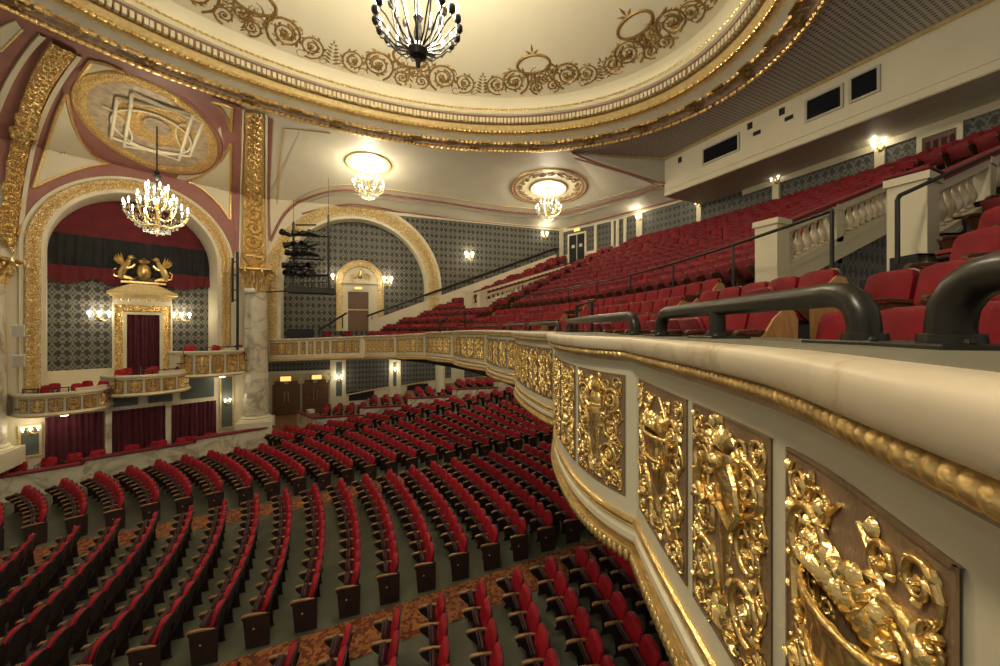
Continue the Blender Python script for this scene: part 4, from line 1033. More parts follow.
for x0, x1, y0, y1, l in ((280.5, 291, 376.5, 381, 'amber lit sign over the left pair of lobby doors'), (312, 321.5, 375, 379, 'amber lit sign over the right pair of lobby doors')):
    c0, c1, d0_, d1_ = lw(x0, x1, y0, y1, .1); s_ = thing('lit_sign', l, 'sign', M=LW.at((c0+c1)/2, (d0_+d1_)/2, .09), group='lit signs over the lobby doors')
    MB().box(-(c1-c0)/2-.05, (c1-c0)/2+.05, -(d1_-d0_)/2-.05, (d1_-d0_)/2+.05, 0, .05).build('sign_frame', M_['goldpaint'], s_, smooth=False); MB().box(-(c1-c0)/2, (c1-c0)/2, -(d1_-d0_)/2, (d1_-d0_)/2, .05, .06).build('lit_face', M_['signglow'], s_, smooth=False)
c0 = LW.px(271.5, 400)[0]; c1 = LW.px(329.5, 400)[0]; dtop = LW.px(300, 383.5)[1]
for q in range(4):
    x0 = lerp(c0, c1, q/4)+(.06 if q in (0, 2) else .01); x1 = lerp(c0, c1, (q+1)/4)-(.06 if q in (1, 3) else .01)
    d = struct(frame_panel(LW, x0, x1, -5.9, dtop, .01, .06, 'door_%d' % (q+3), M_['doorwood']))
    for j in range(6): MB().box(x0+.14, x1-.14, -5.75+j*.39, -5.75+j*.39+.30, .07, .09, ch=.01).build('door_panel', M_['doorwood'], d, smooth=False)
    hx = x1-.1 if q in (0, 2) else x0+.1; MB().box(hx-.03, hx+.03, -4.95, -4.25, .09, .14).build('door_handle', M_['brass'], d, smooth=False)
for x0, x1 in ((330, 336), (342, 345.5), (389, 393), (396.5, 400.5), (452, 456), (461, 464)):
    a0, a1, b0, b1 = lw(x0, x1, 358, 395); struct(frame_panel(LW, a0, a1, -6, -1.3, 0, .07, 'trim_lower_post', M_['cream']))
a0, a1, b0, b1 = lw(336, 342, 362, 396); struct(frame_panel(LW, a0, a1, b0, b1, 0, .02, 'trim_slate_strip', M_['slate']))
a0, a1, b0, b1 = lw(393, 396.5, 362, 386); struct(frame_panel(LW, a0, a1, b0, b1, 0, .02, 'trim_slate_strip', M_['slate']))
for x0, x1, y0, y1, dy in ((346, 388.5, 358, 391, 8), (401, 451, 358, 382, 8), (464, 520, 355, 376, 5)):
    a0, a1 = LW.px(x0, 375)[0], LW.px(x1, 375)[0]; bl = LW.px(x0, y1+dy/2)[1]; br = LW.px(x1, y1-dy/2)[1]
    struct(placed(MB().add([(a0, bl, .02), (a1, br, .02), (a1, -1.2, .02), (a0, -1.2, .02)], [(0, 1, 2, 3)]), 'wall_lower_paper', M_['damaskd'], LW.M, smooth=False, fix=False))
    mb = MB(); mb.tube([(a0, bl, .04), (a1, br, .04)], .05, 6); struct(placed(mb, 'trim_lower_dado', M_['goldpaint'], LW.M))
for x0, x1, y0, y1 in ((349, 374, 391, 400), (407, 428, 384, 390)):
    a0, a1, b0, b1 = lw(x0, x1, y0, y1); tag(frame_panel(LW, a0, a1, b0, b1, 0, .03, 'wall_recess', M_['dark']), 'dark low recess in the pale dado under the balcony, %s' % ('nearest the lobby doors' if x0 < 360 else 'beside the round white column'), 'recess', 'dark recesses under the balcony')
pc = at_depth(440.3, 375, 25.0)
root = struct(empty('column_under_balcony', (pc.x, pc.y, H-5.5))); MB().lathe([(.36, 0), (.36, .2), (.31, .25), (.31, 3.6), (.34, 3.66), (.36, 3.8), (.36, 4.3)], 24).build('shaft', M_['cream'], root)
# ------------------------------------------------------------------ medallions, chandeliers, sconces
def lamp(p, e, col=(1., .86, .62), r=.12):
    l = bpy.data.lights.new('lamp', 'POINT'); l.energy = e; l.color = col; l.shadow_soft_size = r
    o = bpy.data.objects.new('lamp', l); COL.objects.link(o); o.location = p; return o
def medallion_frame(cx, cy, rx, ry=None, off=.0):
    c, n = cast(cx, cy, off); return c, n
def ring_on(c, n, e1, e2, prof, k=48, full=True):
    return [[c+e1*(r*math.cos(2*PI*i/k))+e2*(r*math.sin(2*PI*i/k))+n*z for i in range(k)] for r, z in prof]
def medallion(label, cx, cy, pr, kind):
    c, n = cast(cx, cy, 0)
    if kind == 'oval':
        ex = [(cast(221.7, 141)[0]-cast(81.4, 112)[0])*.5, (cast(125, 77)[0]-cast(168, 174)[0])*.5]
        c = (cast(221.7, 141)[0]+cast(81.4, 112)[0]+cast(125, 77)[0]+cast(168, 174)[0])*.25
        n = ex[0].cross(ex[1]).normalized(); 
        if n.z > 0: n = -n
        e1, e2 = ex
    else:
        p, _ = cast(cx+pr, cy, 0); R = (p-c).length; e1 = Vector((CS, -SN, 0)); e1 = (e1-n*e1.dot(n)).normalized()*R; e2 = n.cross(e1)
    root = thing('ceiling_medallion', label, 'medallion', c)
    Rm = Matrix.Translation(-c)
    def settle(p, c=None):
        if kind == 'oval': return p
        hgt = -(p-mc).dot(n); h = BVH.ray_cast(Vector((p.x, p.y, p.z-1.5)), Vector((0, 0, 1))); z = (p-c0).dot(n)
        return p if h[0] is None else h[0]+n*z
    c0 = mc = c
    def part(rows, name, m, closed=True):
        rows = [[settle(p) for p in r] for r in rows]; return MB().grid([[p-c for p in r] for r in rows], closed=closed).build(name, m, root)
    R = e1.length
    h = .05
    if kind == 'oval':
        part(ring_on(c, n, e1, e2, [(1.08, .0), (1.06, .04), (1.0, .05), (.99, .02)]), 'mauve_border', M_['mauve'])
        part(ring_on(c, n, e1, e2, [(1.0, .02), (.985, .10), (.93, .14), (.87, .11), (.85, .05), (.83, .03)]), 'gilt_ring', M_['carvedfine'])
        part(ring_on(c, n, e1, e2, [(.83, .03), (.6, .04), (.3, .04), (.01, .04)]), 'ground', M_['taupe'])
        q = MB()
        def P(x, y, z=.12): return c+e1*x+e2*y+n*z-c
        def plane(x, y, z=.13): d = raydir(x, y); return EYE+d*((c-EYE).dot(n)/d.dot(n))+n*z-c
        for quad in (((117, 95), (193, 111), (179, 157), (111, 134)), ((132, 91), (203, 119), (190, 153), (124, 143))):
            pts = [plane(lerp(quad[i][0], quad[(i+1) % 4][0], t/4), lerp(quad[i][1], quad[(i+1) % 4][1], t/4)) for i in range(4) for t in range(4)]; q.tube(pts, .06, 5, True)
        q.tube([P(.56*math.cos(a), .44*math.sin(a)) for a in span(0, 2*PI, 40)[:-1]], .04, 5, True)
        for sx in (-1, 1): q.tube([P(sx*(.56-.22*math.cos(a)), .36*math.sin(a)) for a in span(-PI/2, PI/2, 16)], .03, 5)
        q.build('strapwork', M_['cream'], root)
        c3 = c+plane(157, 124, 0.); part(ring_on(c3, n, e1*.55, e2*.46, [(1., .05), (.6, .075), (.34, .075)]), 'gilt_field', M_['carvedfine'])
        part(ring_on(c3, n, e1*.19, e2*.17, [(1.05, .07), (1.0, .14), (.85, .15), (.8, .11), (.3, .10), (.01, .10)]), 'centre_boss', M_['taupe'])
    else:
        if kind == 'big':
            part(ring_on(c, n, e1, e2, [(1.0, 0), (.985, .06), (.95, .07), (.93, .04)]), 'gilt_rim', M_['goldold'])
            part(ring_on(c, n, e1, e2, [(.93, .04), (.87, .03)]), 'mauve_ring', M_['mauve'])
            part(ring_on(c, n, e1, e2, [(.87, .03), (.5, .03)]), 'cream_ring', M_['cream'])
            s = MB()
            for k in range(20):
                a = 2*PI*k/20; o = c+e1*(.74*math.cos(a))+e2*(.74*math.sin(a))+n*.04-c; t = (-e1*math.sin(a)+e2*math.cos(a)).normalized(); r = (e1*math.cos(a)+e2*math.sin(a)).normalized()
                o = settle(o+c)-c; M = Matrix(((t.x, r.x, n.x, o.x), (t.y, r.y, n.y, o.y), (t.z, r.z, n.z, o.z), (0, 0, 0, 1)))
                scroll(s, 0, 0, R*.105, k, 1 if k % 2 else -1, .15, 1.5, 7, M, n=16, seg=4); scroll(s, R*.1, R*.04, R*.05, 0, -1, .2, 1.2, 4, M, n=10, seg=4)
            s.build('scroll_ring', M_['brownpaint'], root)
            part(ring_on(c, n, e1*.5, e2*.5, [(1., .03), (.97, .08), (.92, .08), (.88, .04), (.4, .04), (.01, .04)]), 'inner_disc', M_['goldpaint'] if False else M_['cream'])
            s = MB(); s.tube([settle(c+e1*(.47*math.cos(a))+e2*(.47*math.sin(a))+n*.09)-c for a in span(0, 2*PI, 40)[:-1]], .04, 5, True); s.build('inner_bead', M_['gold'], root)
        else:
            part(ring_on(c, n, e1, e2, [(1.0, 0), (.98, .05), (.92, .06), (.86, .04), (.83, .02)]), 'gilt_rim', M_['goldpaint'])
            part(ring_on(c, n, e1, e2, [(.83, .02), (.4, .03), (.01, .03)]), 'disc', M_['cream'])
            s = MB()
            for k in range(8):
                a = 2*PI*k/8; o = c+e1*(.45*math.cos(a))+e2*(.45*math.sin(a))+n*.04-c; r = (e1*math.cos(a)+e2*math.sin(a)).normalized(); t = n.cross(r); o = settle(o+c)-c
                M = Matrix(((t.x, r.x, n.x, o.x), (t.y, r.y, n.y, o.y), (t.z, r.z, n.z, o.z), (0, 0, 0, 1))); scroll(s, 0, 0, R*.13, k, 1 if k % 2 else -1, .1, 1.3, 4, M, n=12, seg=4, rosette=False)
            s.build('disc_relief', M_['goldpaint'], root)
        mb = MB(); mb.lathe([(.05, -.22), (.12, -.14), (.16, -.06), (.26, .0)], 14); mb.build('rose', M_['goldold'], root)
    return (c3 if kind == 'oval' else c), n, R
def chandelier(label, p, R, top, n1, n2, kind):
    """p is the centre of the body, top the height of the fixing"""
    root = thing('chandelier', label, 'chandelier', p); dark = M_['iron'] if kind == 'main' else M_['brass']
    mb = MB(); mb.tube([(0, 0, R*.2), (0, 0, top-p.z)], max(.022, R*.028), 6)
    if kind == 'drum': mb.lathe([(.02, R*1.35), (.09, R*1.42), (.13, R*1.55), (.05, R*1.62), (.1, R*1.7), (.02, R*1.78)], 12)
    mb.build('stem', M_['iron'] if kind == 'drum' else dark, root)
    if kind == 'main':
        MB().lathe([(.0, -R*.95), (R*.05, -R*.9), (R*.07, -R*.72), (R*.20, -R*.66), (R*.25, -R*.52), (R*.2, -R*.40), (R*.08, -R*.34), (R*.11, -R*.1), (R*.06, R*.15), (R*.12, R*.3), (R*.04, R*.5)], 18).build('body', M_['iron'], root)
    else:
        MB().lathe([(.0, -R*.92), (R*.04, -R*.84), (R*.03, -R*.72), (R*.12, -R*.6), (R*.06, -R*.45), (R*.12, -R*.2), (R*.05, R*.1), (R*.1, R*.35), (R*.03, R*.6)], 14).build('body', dark, root)
    for tier, (n, rr, z0, z1) in enumerate(((n1, R, -R*.45, R*.10), (n2, R*.62, -R*.2, R*.52)) + (((6, R*.36, R*.2, R*.95),) if kind == 'drum' else ())):
        for k in range(n):
            a = 2*PI*(k+.5*tier)/n; ca, sa = math.cos(a), math.sin(a)
            pr = [(R*.12, z0), (rr*.45, z0-R*.08), (rr*.8, z0+R*.1), (rr*.97, (z0+z1)*.5+R*.05), (rr, z1)]
            if kind == 'main': pr = [(R*.18, -R*.5), (rr*.55, -R*.42), (rr*.86, -R*.1), (rr*.98, z1-R*.15), (rr, z1)]
            arm = MB().tube([(ca*x, sa*x, z) for x, z in pr], R*(.020 if kind == 'main' else .016), 5)
            arm.lathe([(.01, 0), (R*.06, R*.02), (R*.075, R*.055), (R*.02, R*.06)], 8, base=(ca*rr, sa*rr, z1-R*.03))
            if kind == 'main':
                arm.ball((ca*rr, sa*rr, z1+R*.03), R*.095, R*.095, R*.12, 8, 5)
            ao = arm.build('arm', dark, root)
            bs = .8 if kind == 'drum' else 1.; b = MB().lathe([(R*.022*bs, 0), (R*.022*bs, R*.10), (R*.042*bs, R*.14), (R*.05*bs, R*.19), (R*.03*bs, R*.25), (.004, R*.29)], 8, base=(ca*rr, sa*rr, z1+R*(.10 if kind == 'main' else .02))); b.build('bulb', M_['bulb'], ao)
    cr = MB()
    def drop(x, y, z, s): cr.add([(x, y, z), (x+s, y, z-s*1.6), (x, y+s, z-s*1.6), (x-s, y, z-s*1.6), (x, y-s, z-s*1.6), (x, y, z-s*4)], [(0,1,2),(0,2,3),(0,3,4),(0,4,1),(5,2,1),(5,3,2),(5,4,3),(5,1,4)])
    tiers = ((1.0, .04, 26), (.86, -.22, 24), (.66, -.45, 20), (.42, -.66, 14), (.62, .45, 16), (.3, .68, 8)) if kind != 'main' else ((.98, -.02, 36), (.6, .4, 20))
    for f, z, n in tiers:
        for k in range(n):
            a = 2*PI*k/n; drop(R*f*math.cos(a), R*f*math.sin(a), R*z, R*.026)
        if kind != 'main':
            for k in range(n//2):
                a0 = 4*PI*k/n; a1 = a0+4*PI/n
                for q in range(5):
                    t = q/5; a = lerp(a0, a1, t); cr.ball((R*f*math.cos(a), R*f*math.sin(a), R*(z-.10*math.sin(PI*t))), R*.02, n=5, m=3)
    if kind != 'main': cr.build('crystal_fringe', M_['crystal'], root)
    if kind != 'main':
        bk = MB()
        for f0, z0_, f1, z1_ in ((1.0, .0, .62, -.45), (.62, -.45, .12, -.8)):
            for k in range(22):
                a = 2*PI*k/22
                for q in range(5):
                    t = q/5; f = lerp(f0, f1, t); bk.ball((R*f*math.cos(a), R*f*math.sin(a), R*(lerp(z0_, z1_, t)-.05*math.sin(PI*t))), R*.022, n=5, m=3)
        bk.build('crystal_basket', M_['crystal'], root)
    return root
mA = medallion('large painted ceiling medallion over the rear corner of the balcony', 548.5, 187, 39, 'big')
mB = medallion('small gilt rimmed ceiling medallion above the arched side wall', 368.5, 163.5, 22.5, 'small')
mC = medallion('great oval gilded medallion over the opera boxes', 151, 125, 70, 'oval')
def hang(c, x, y, w, top, kind, n1, n2, label, e):
    Xc, Yc, _ = w2c(c); p = at_depth(x, y, Yc); p = Vector((c.x, c.y, p.z)); R = w/2/F*Yc
    r = chandelier(label, p, R, top, n1, n2, kind); return p, R
pA, RA = hang(mA[0], 548, 210, 25, mA[0].z, 'glass', 10, 6, 'small crystal chandelier hanging from the large medallion at the rear corner', 0)
pB, RB = hang(mB[0], 369, 187, 29.5, mB[0].z, 'glass', 12, 7, 'crystal chandelier hanging before the arched side wall', 0)
pC, RC_ = hang(mC[0], 155, 214, 49, mC[0].z+.05, 'drum', 14, 9, 'tiered crystal chandelier on a long dark rod before the opera boxes', 0)
pM = at_depth(418, 30, 9.2); RM = 41/F*9.2
chandelier('great dark chandelier of curved arms under the dome, cut by the top edge', pM, RM, H+zdome(0.2), 20, 12, 'main')
MB_ = 1
lamp(pM+Vector((0, 0, RM*.75)), 1150, r=.45)
lamp(pA+Vector((0, 0, RA*1.25)), 100, r=.2); lamp(pB+Vector((0, 0, RB*1.1)), 130, r=.2); lamp(pC+Vector((0, 0, RC_*.6)), 130, r=.25)
for q in ((5.8, 21.5), (7.5, 19.5), (10.5, 19.0), (4.5, 26.), (9, 26.), (13, 25.), (13, 15.), (8.5, 14.5)): lamp((q[0], q[1], H-1.5), 42, r=.1)     # unseen fill lights without fittings, added to brighten under the balcony
lamp((-2.6, .6, H+4.6), 520, r=.4)      # added fill light out of view, no body, brightens the near balcony front
lamp(pA+Vector((0, 0, RA*.6)), 75, r=.25); lamp(pA-Vector((0, 0, RA*1.15)), 60, r=.2)
lamp(pB+Vector((0, 0, RB*.7)), 90, r=.25); lamp(pB-Vector((0, 0, RB*1.15)), 70, r=.2)
lamp(pC+Vector((0, 0, RC_*.9)), 60, r=.25); lamp(pC-Vector((0, 0, RC_*1.15)), 55, r=.2)

def sconce(fr, x, y, c, n, label, e, s=1.0, grp='wall sconces'):
    a, b = fr.px(x, y, c); root = thing('wall_sconce', label, 'sconce', M=fr.at(a, b, c+.012), group=grp)
    MB().lathe([(.0, .05), (.05, .045), (.09, .02), (.1, 0)], 12, sy=1.5).build('backplate', M_['brass'], root)
    for k in range(n):
        x0 = (k-(n-1)/2)*.34*s
        arm = MB().tube([(0, -.04, .04), (x0*.5, -.16*s, .12*s), (x0, -.14*s, .17*s), (x0, .0, .17*s)], .014*s, 5).build('arm', M_['brass'], root)
        MB().lathe([(.015, 0), (.03, .02), (.02, .03), (.02, .10), (.055, .13), (.085, .20), (.07, .27), (.02, .30)], 10, Matrix.Translation((x0, 0, .17*s)) @ Matrix.Rotation(-PI/2, 4, 'X') @ Matrix.Diagonal((s, s, s, 1))).build('lit_shade', M_['sconceglow'], arm)
    lamp(fr.w(a, b+.22, c+.42), e, r=.1)
sconce(W1, 99, 317, RC, 3, 'triple lit sconce on the papered wall left of the gilded doorway', 26, .9)
sconce(W1, 181, 318, RC, 3, 'triple lit sconce on the papered wall right of the gilded doorway', 26, .9)
sconce(W1, 30.5, 431, .06, 3, 'lit sconce on the slate panel under the lowest opera box', 5, .55)
sconce(W1, 227, 402, .06, 2, 'lit sconce on the slate panel beside the marble column', 5, .6)
sconce(W2, 333, 279.5, -.68, 1, 'single lit sconce left of the arched niche door', 14, 1.)
sconce(W2, 387.5, 283, -.68, 2, 'double lit sconce right of the arched niche door', 22, 1.2)
sconce(W2, 468.5, 258, .02, 2, 'double lit sconce halfway along the papered side wall', 22, 1.2)
sconce(W2, 543.5, 236.5, .02, 2, 'double lit sconce on the side wall near the rear corner', 14, 1.)
for x, y, l in ((640, 218.5, 'first lit sconce on the rear wall pilasters, farthest away'), (700, 204, 'second lit sconce on the rear wall, under the left end of the booth'), (777, 180.5, 'third lit sconce under the projection booth'), (881, 147.5, 'fourth lit sconce under the booth, beside the rear doorway')):
    f_, a_, b_ = rear_at(x, y); sconce(f_, x, y, .1, 2, l, 11, .8)
sconce(LW, 339, 379, .03, 2, 'lit sconce on the slate strip beside the brown lobby doors', 16, 1.)
sconce(LW, 394.8, 371, .03, 1, 'lit sconce between pale posts under the balcony', 14, 1.)
# ceiling lights under the boxes
for k, (p, e) in enumerate(((W1.w(BOXINFO[0][0], BOXINFO[0][3]-.04, .8), 5), (W1.w(BOXINFO[2][0]+.3, BOXINFO[2][3]-.04, .7), 5))):
    f_ = thing('ceiling_light', ['small lit ceiling light under the lowest opera box', 'small lit ceiling light under the highest opera box'][k], 'light', p, 0, 'lights under the boxes')
    MB().lathe([(.16, .03), (.17, 0), (.12, -.02)], 14).build('rim', M_['brass'], f_); MB().lathe([(.12, -.02), (.1, -.06), (.01, -.08)], 12).build('glass', M_['bulbsoft'], f_); lamp(p-Vector((0, 0, .2)), e, r=.08)

# ------------------------------------------------------------------ lighting rig hung by the arch
rig = thing('lighting_rig', 'black hung lighting tower with a slatted basket before the arch', 'lighting rig', at_depth(312, 290, 19.0))
rb = rig.location.copy()
def rp(x, y, dY=0.): return at_depth(x, y, 19.0+dY)-rb
MB().tube([rp(293.5, 222), rp(293.5, 293)], .055, 8).build('mast', M_['iron'], rig)
MB().tube([rp(328.5, 215), rp(328.5, 293)], .05, 8).build('mast', M_['iron'], rig)
MB().tube([rp(293.5, 222), rp(293.5, 200)], .012, 5).build('cable', M_['iron'], rig); MB().tube([rp(328.5, 215), rp(328.5, 178)], .012, 5).build('cable', M_['iron'], rig)
for y0, y1, x0, x1 in ((225, 225, 296, 316), (235, 237, 286, 330), (248, 249, 288, 316), (258, 260, 289, 324), (269, 270, 286, 314), (275, 275, 306, 330)):
    MB().tube([rp(x0, y0), rp(x1, y1)], .04, 6).build('crossbar', M_['iron'], rig)
MB().tube([rp(266, 292, .6), rp(290, 291, .1)], .035, 6).build('tie_bar', M_['iron'], rig)
mb = MB(); q = rp(312, 291); mb.box(q.x-1.05, q.x+1.05, q.y-.4, q.y+.4, q.z-.14, q.z+.16, ch=.02); mb.build('basket_floor', M_['iron'], rig, smooth=False)
mb = MB()
for x in span(300, 330, 8): mb.tube([rp(x, 277), rp(x, 289)], .022, 5)
mb.tube([rp(300, 277), rp(330, 276)], .03, 5); mb.tube([rp(300, 283), rp(330, 282)], .025, 5); mb.build('basket_rail', M_['iron'], rig)
can = None; n_ = 0
cans = [(x, y) for y, xs in ((232, (286, 298, 307, 313)), (243, (289, 297, 305, 312)), (252, (291, 299, 307, 313)), (264, (288, 296, 304, 312)), (272, (289, 296, 303, 310))) for x in xs]
for (x, y) in cans:
    p = at_depth(x, y+1.5, 18.75+.2*rnd.random())
    row = {232: 'top', 243: 'second', 252: 'third', 264: 'fourth', 272: 'lowest'}[y]; i_ = [c for c in cans if c[1] == y].index((x, y))
    lab = '%s black stage lamp from the left on the %s bar of the hung lighting tower' % (('first', 'second', 'third', 'fourth')[i_], row)
    if can is None:
        can = thing('stage_lamp', lab, 'stage lamp', p, 0, 'stage lamps on the hung tower')
        M = Matrix.Rotation(PI/2, 4, 'Y'); MB().lathe([(.0, -.26), (.08, -.26), (.11, -.18), (.12, .05), (.15, .1), (.155, .26), (.13, .26), (.1, .05)], 12, M).build('can_body', M_['iron'], can)
        MB().tube([(0, -.14, 0), (0, -.15, .14), (0, 0, .2), (0, .15, .14), (0, .14, 0)], .015, 5).build('yoke', M_['iron'], can)
        t = can
    else: t = copy_tree(can); t.location = p; t['label'] = lab
    t.rotation_euler = (0, rnd.uniform(-.3, .5), -2.7+rnd.uniform(-.5, .5))
# black light stick on the column side of the arch, pale boxes by the left column
st = thing('light_stick', 'tall black pipe with small lamps fixed left of the marble column', 'light stick', at_depth(238, 300, 18.6)); rb2 = st.location.copy()
MB().tube([at_depth(237.5, 252, 18.6)-rb2, at_depth(237.5, 350, 18.6)-rb2], .06, 8).build('pipe', M_['iron'], st)
MB().tube([at_depth(232.5, 258, 18.5)-rb2, at_depth(232.5, 302, 18.5)-rb2], .05, 8).build('side_pipe', M_['iron'], st)
for y in (262, 275, 290, 300):
    MB().tube([at_depth(232.5, y, 18.5)-rb2, at_depth(238, y, 18.6)-rb2], .03, 6).build('clamp', M_['iron'], st)
MB().lathe([(.0, 0), (.13, 0), (.15, .3), (.12, .42), (0, .42)], 10, Matrix.Translation(at_depth(245, 291, 18.3)-rb2) @ Matrix.Rotation(PI/2, 4, 'Y')).build('lamp_head', M_['white'], st)
for k, y in enumerate((331, 361)):
    p = at_depth(18.5, y, 13.7); b = thing('speaker_box', 'pale speaker box on the left column strip, %s of two' % ('upper', 'lower')[k], 'speaker', p, math.atan2(W1.d.y, W1.d.x), 'speaker boxes by the left column')
    MB().box(-.15, .15, -.1, .12, -.22, .22, ch=.015).build('cabinet', M_['white'], b, smooth=False); MB().box(-.12, .12, -.115, -.1, -.18, .18).build('grille', M_['grey'], b, smooth=False)
# ------------------------------------------------------------------ balcony front
BAYS = [[(.10, -1.0), (.22, -.5), (.34, 0.), (.468, .386), (.56, .64), (.60, .82), (.632, 1.10), (.652, 1.40), (.675, 1.70), (.705, 1.99)],
        [(.705, 1.99), (.645, 2.09), (.578, 2.25), (.522, 2.49), (.495, 2.77), (.488, 3.15), (.515, 3.58), (.585, 4.0), (.66, 4.35), (.75, 4.65)],
        [(.75, 4.65), (.65, 4.82), (.55, 5.12), (.42, 5.7), (.33, 6.3), (.29, 6.9), (.31, 7.4), (.38, 7.8), (.45, 8.05)]]
def bulge(a, b, h):
    a, b = Vector(a), Vector(b); t = (b-a); n = Vector((-t.y, t.x)).normalized()
    return [tuple(a.lerp(b, q)+n*h*4*q*(1-q)) for q in span(0, 1, 8)]
CR = [(.45, 8.05), (-.35, 10.75), (-1.7, 14.0), (-3.3, 17.1), (-5.1, 18.9), (-7.0, 19.9)]
for a, b in zip(CR, CR[1:]): BAYS.append(bulge(a, b, .22))
BAYS.append([(-7.0, 19.9), (-8.3, 20.1), (-9.6, 20.2), (-11., 20.3), (-12.45, 20.45)])
DROP = [(-3, 0), (2, 0), (8, .02), (11, .04), (14, .0), (16.2, -.06), (18.4, -.17)]
def drop(X, Y):
    if X < -4.4: return lerp(-.17, -.45, clamp((-4.4-X)/7.5))
    for (a, za), (b, zb) in zip(DROP, DROP[1:]):
        if Y <= b: return lerp(za, zb, (Y-a)/(b-a))
    return -.17
def dense(pts, n):
    P = [Vector(p) for p in pts]; Q = [P[0]*2-P[1]]+P+[P[-1]*2-P[-2]]; out = []
    for i in range(1, len(Q)-2):
        for k in range(6):
            t = k/6; a, b, c, d = Q[i-1], Q[i], Q[i+1], Q[i+2]; out.append(.5*((2*b)+(c-a)*t+(2*a-5*b+4*c-d)*t*t+(3*b-3*c+d-a)*t**3))
    out.append(P[-1]); return [Vector((p.x, p.y)) for p in resample([(q.x, q.y, 0) for q in out], n)]
front = thing('balcony_parapet', 'cream and gilt balcony parapet with a marble cap, sweeping round to the far column', 'balcony', c2w(.6, 0, -1.2)*1.0)
floc = front.location.copy()
def fpart(mb, n, m, **kw): return shift(mb.build(n, m, front, **kw), floc)
BP = []
for bay in BAYS:
    D = dense(bay, 40); W_ = [c2w(p.x, p.y) for p in D]; P = [Vector((p.x, p.y)) for p in W_]; Z = [drop(p.x, p.y) for p in D]
    N = path_normals(P, side=1)
    BP.append((P, N, Z, D))
ctop_, fas_, cap_, rope_, bead_, low_, egg_, cove_ = MB(), MB(), MB(), MB(), MB(), MB(), MB(), MB()
for k, (P, N, Z, D) in enumerate(BP):
    # the cap ignores the creases' full depth
    sweep(fas_, P, N, Z, [(.028, -.165), (.004, -.185), (0, -.20), (0, -1.055), (.014, -1.062), (.016, -1.09), (-.004, -1.115), (-.03, -1.125)])
    sweep(cove_, P, N, Z, [(.05, -.108), (.04, -.145), (.028, -.150), (.028, -.165)])
    sweep(low_, P, N, Z, [(-.03, -1.125), (.02, -1.13), (.03, -1.15), (.012, -1.205), (-.03, -1.22), (-.16, -1.22)])
    bead_.tube([(p.x+n.x*.006, p.y+n.y*.006, H+z-.992) for p, n, z in zip(P, N, Z)], .017, 8)
    bead_.tube([(p.x+n.x*.006, p.y+n.y*.006, H+z-1.02) for p, n, z in zip(P, N, Z)], .007, 6)
    low_.tube([(p.x+n.x*.024, p.y+n.y*.024, H+z-1.135) for p, n, z in zip(P, N, Z)], .012, 6)
    run_beads(rope_, P, N, Z, .052, -.127, lambda d: .019+.006*d, .018, 1.05, .55)
    run_beads(egg_, P, N, Z, .03, -1.172, lambda d: .026+.006*d, .014, .9, 0., 2.2)
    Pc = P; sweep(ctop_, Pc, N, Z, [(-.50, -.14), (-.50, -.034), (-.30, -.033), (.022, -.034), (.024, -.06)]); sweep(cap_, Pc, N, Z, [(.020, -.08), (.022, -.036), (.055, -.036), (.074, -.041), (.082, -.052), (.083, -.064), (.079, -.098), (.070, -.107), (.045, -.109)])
fpart(fas_, 'fascia', M_['cream']); fpart(cap_, 'marble_cap', M_['marblecap'], ang=60); fpart(ctop_, 'cap_top', M_['captop']); fpart(cove_, 'cap_cove', M_['taupe']); fpart(rope_, 'rope_molding', M_['goldold']); fpart(bead_, 'bead_molding', M_['gold'])
fpart(low_, 'lower_molding', M_['goldold']); fpart(egg_, 'egg_molding', M_['gold'])
# joints of the marble cap
jm = MB()
for bi, idx in ((0, 26), (1, 12), (1, 26), (2, 14), (2, 30)):
    P, N, Z, D = BP[bi]; p, n, z = P[idx], N[idx], Z[idx]
    jm.tube([(p.x+n.x*o, p.y+n.y*o, H+z+zz) for o, zz in ((.026, -.0358), (.055, -.0365), (.074, -.0415), (.0825, -.053), (.0833, -.064), (.0795, -.098))], .0011, 4)
fpart(jm, 'cap_joint', M_['marblecap'] if False else M_['taupe'])
PANELZ = -.24-PH/2
def path_at(bi, s):
    P, N, Z, D = BP[bi]; L = 0.
    for i in range(len(P)-1):
        l = (P[i+1]-P[i]).length
        if L+l >= s or i == len(P)-2:
            t = (s-L)/max(1e-9, l); return P[i].lerp(P[i+1], t), N[i].lerp(N[i+1], clamp(t)).normalized(), lerp(Z[i], Z[i+1], t)
        L += l
def s_of(bi, i): P = BP[bi][0]; return sum((b-a).length for a, b in zip(P[:i], P[1:i+1]))
SEED = [20]
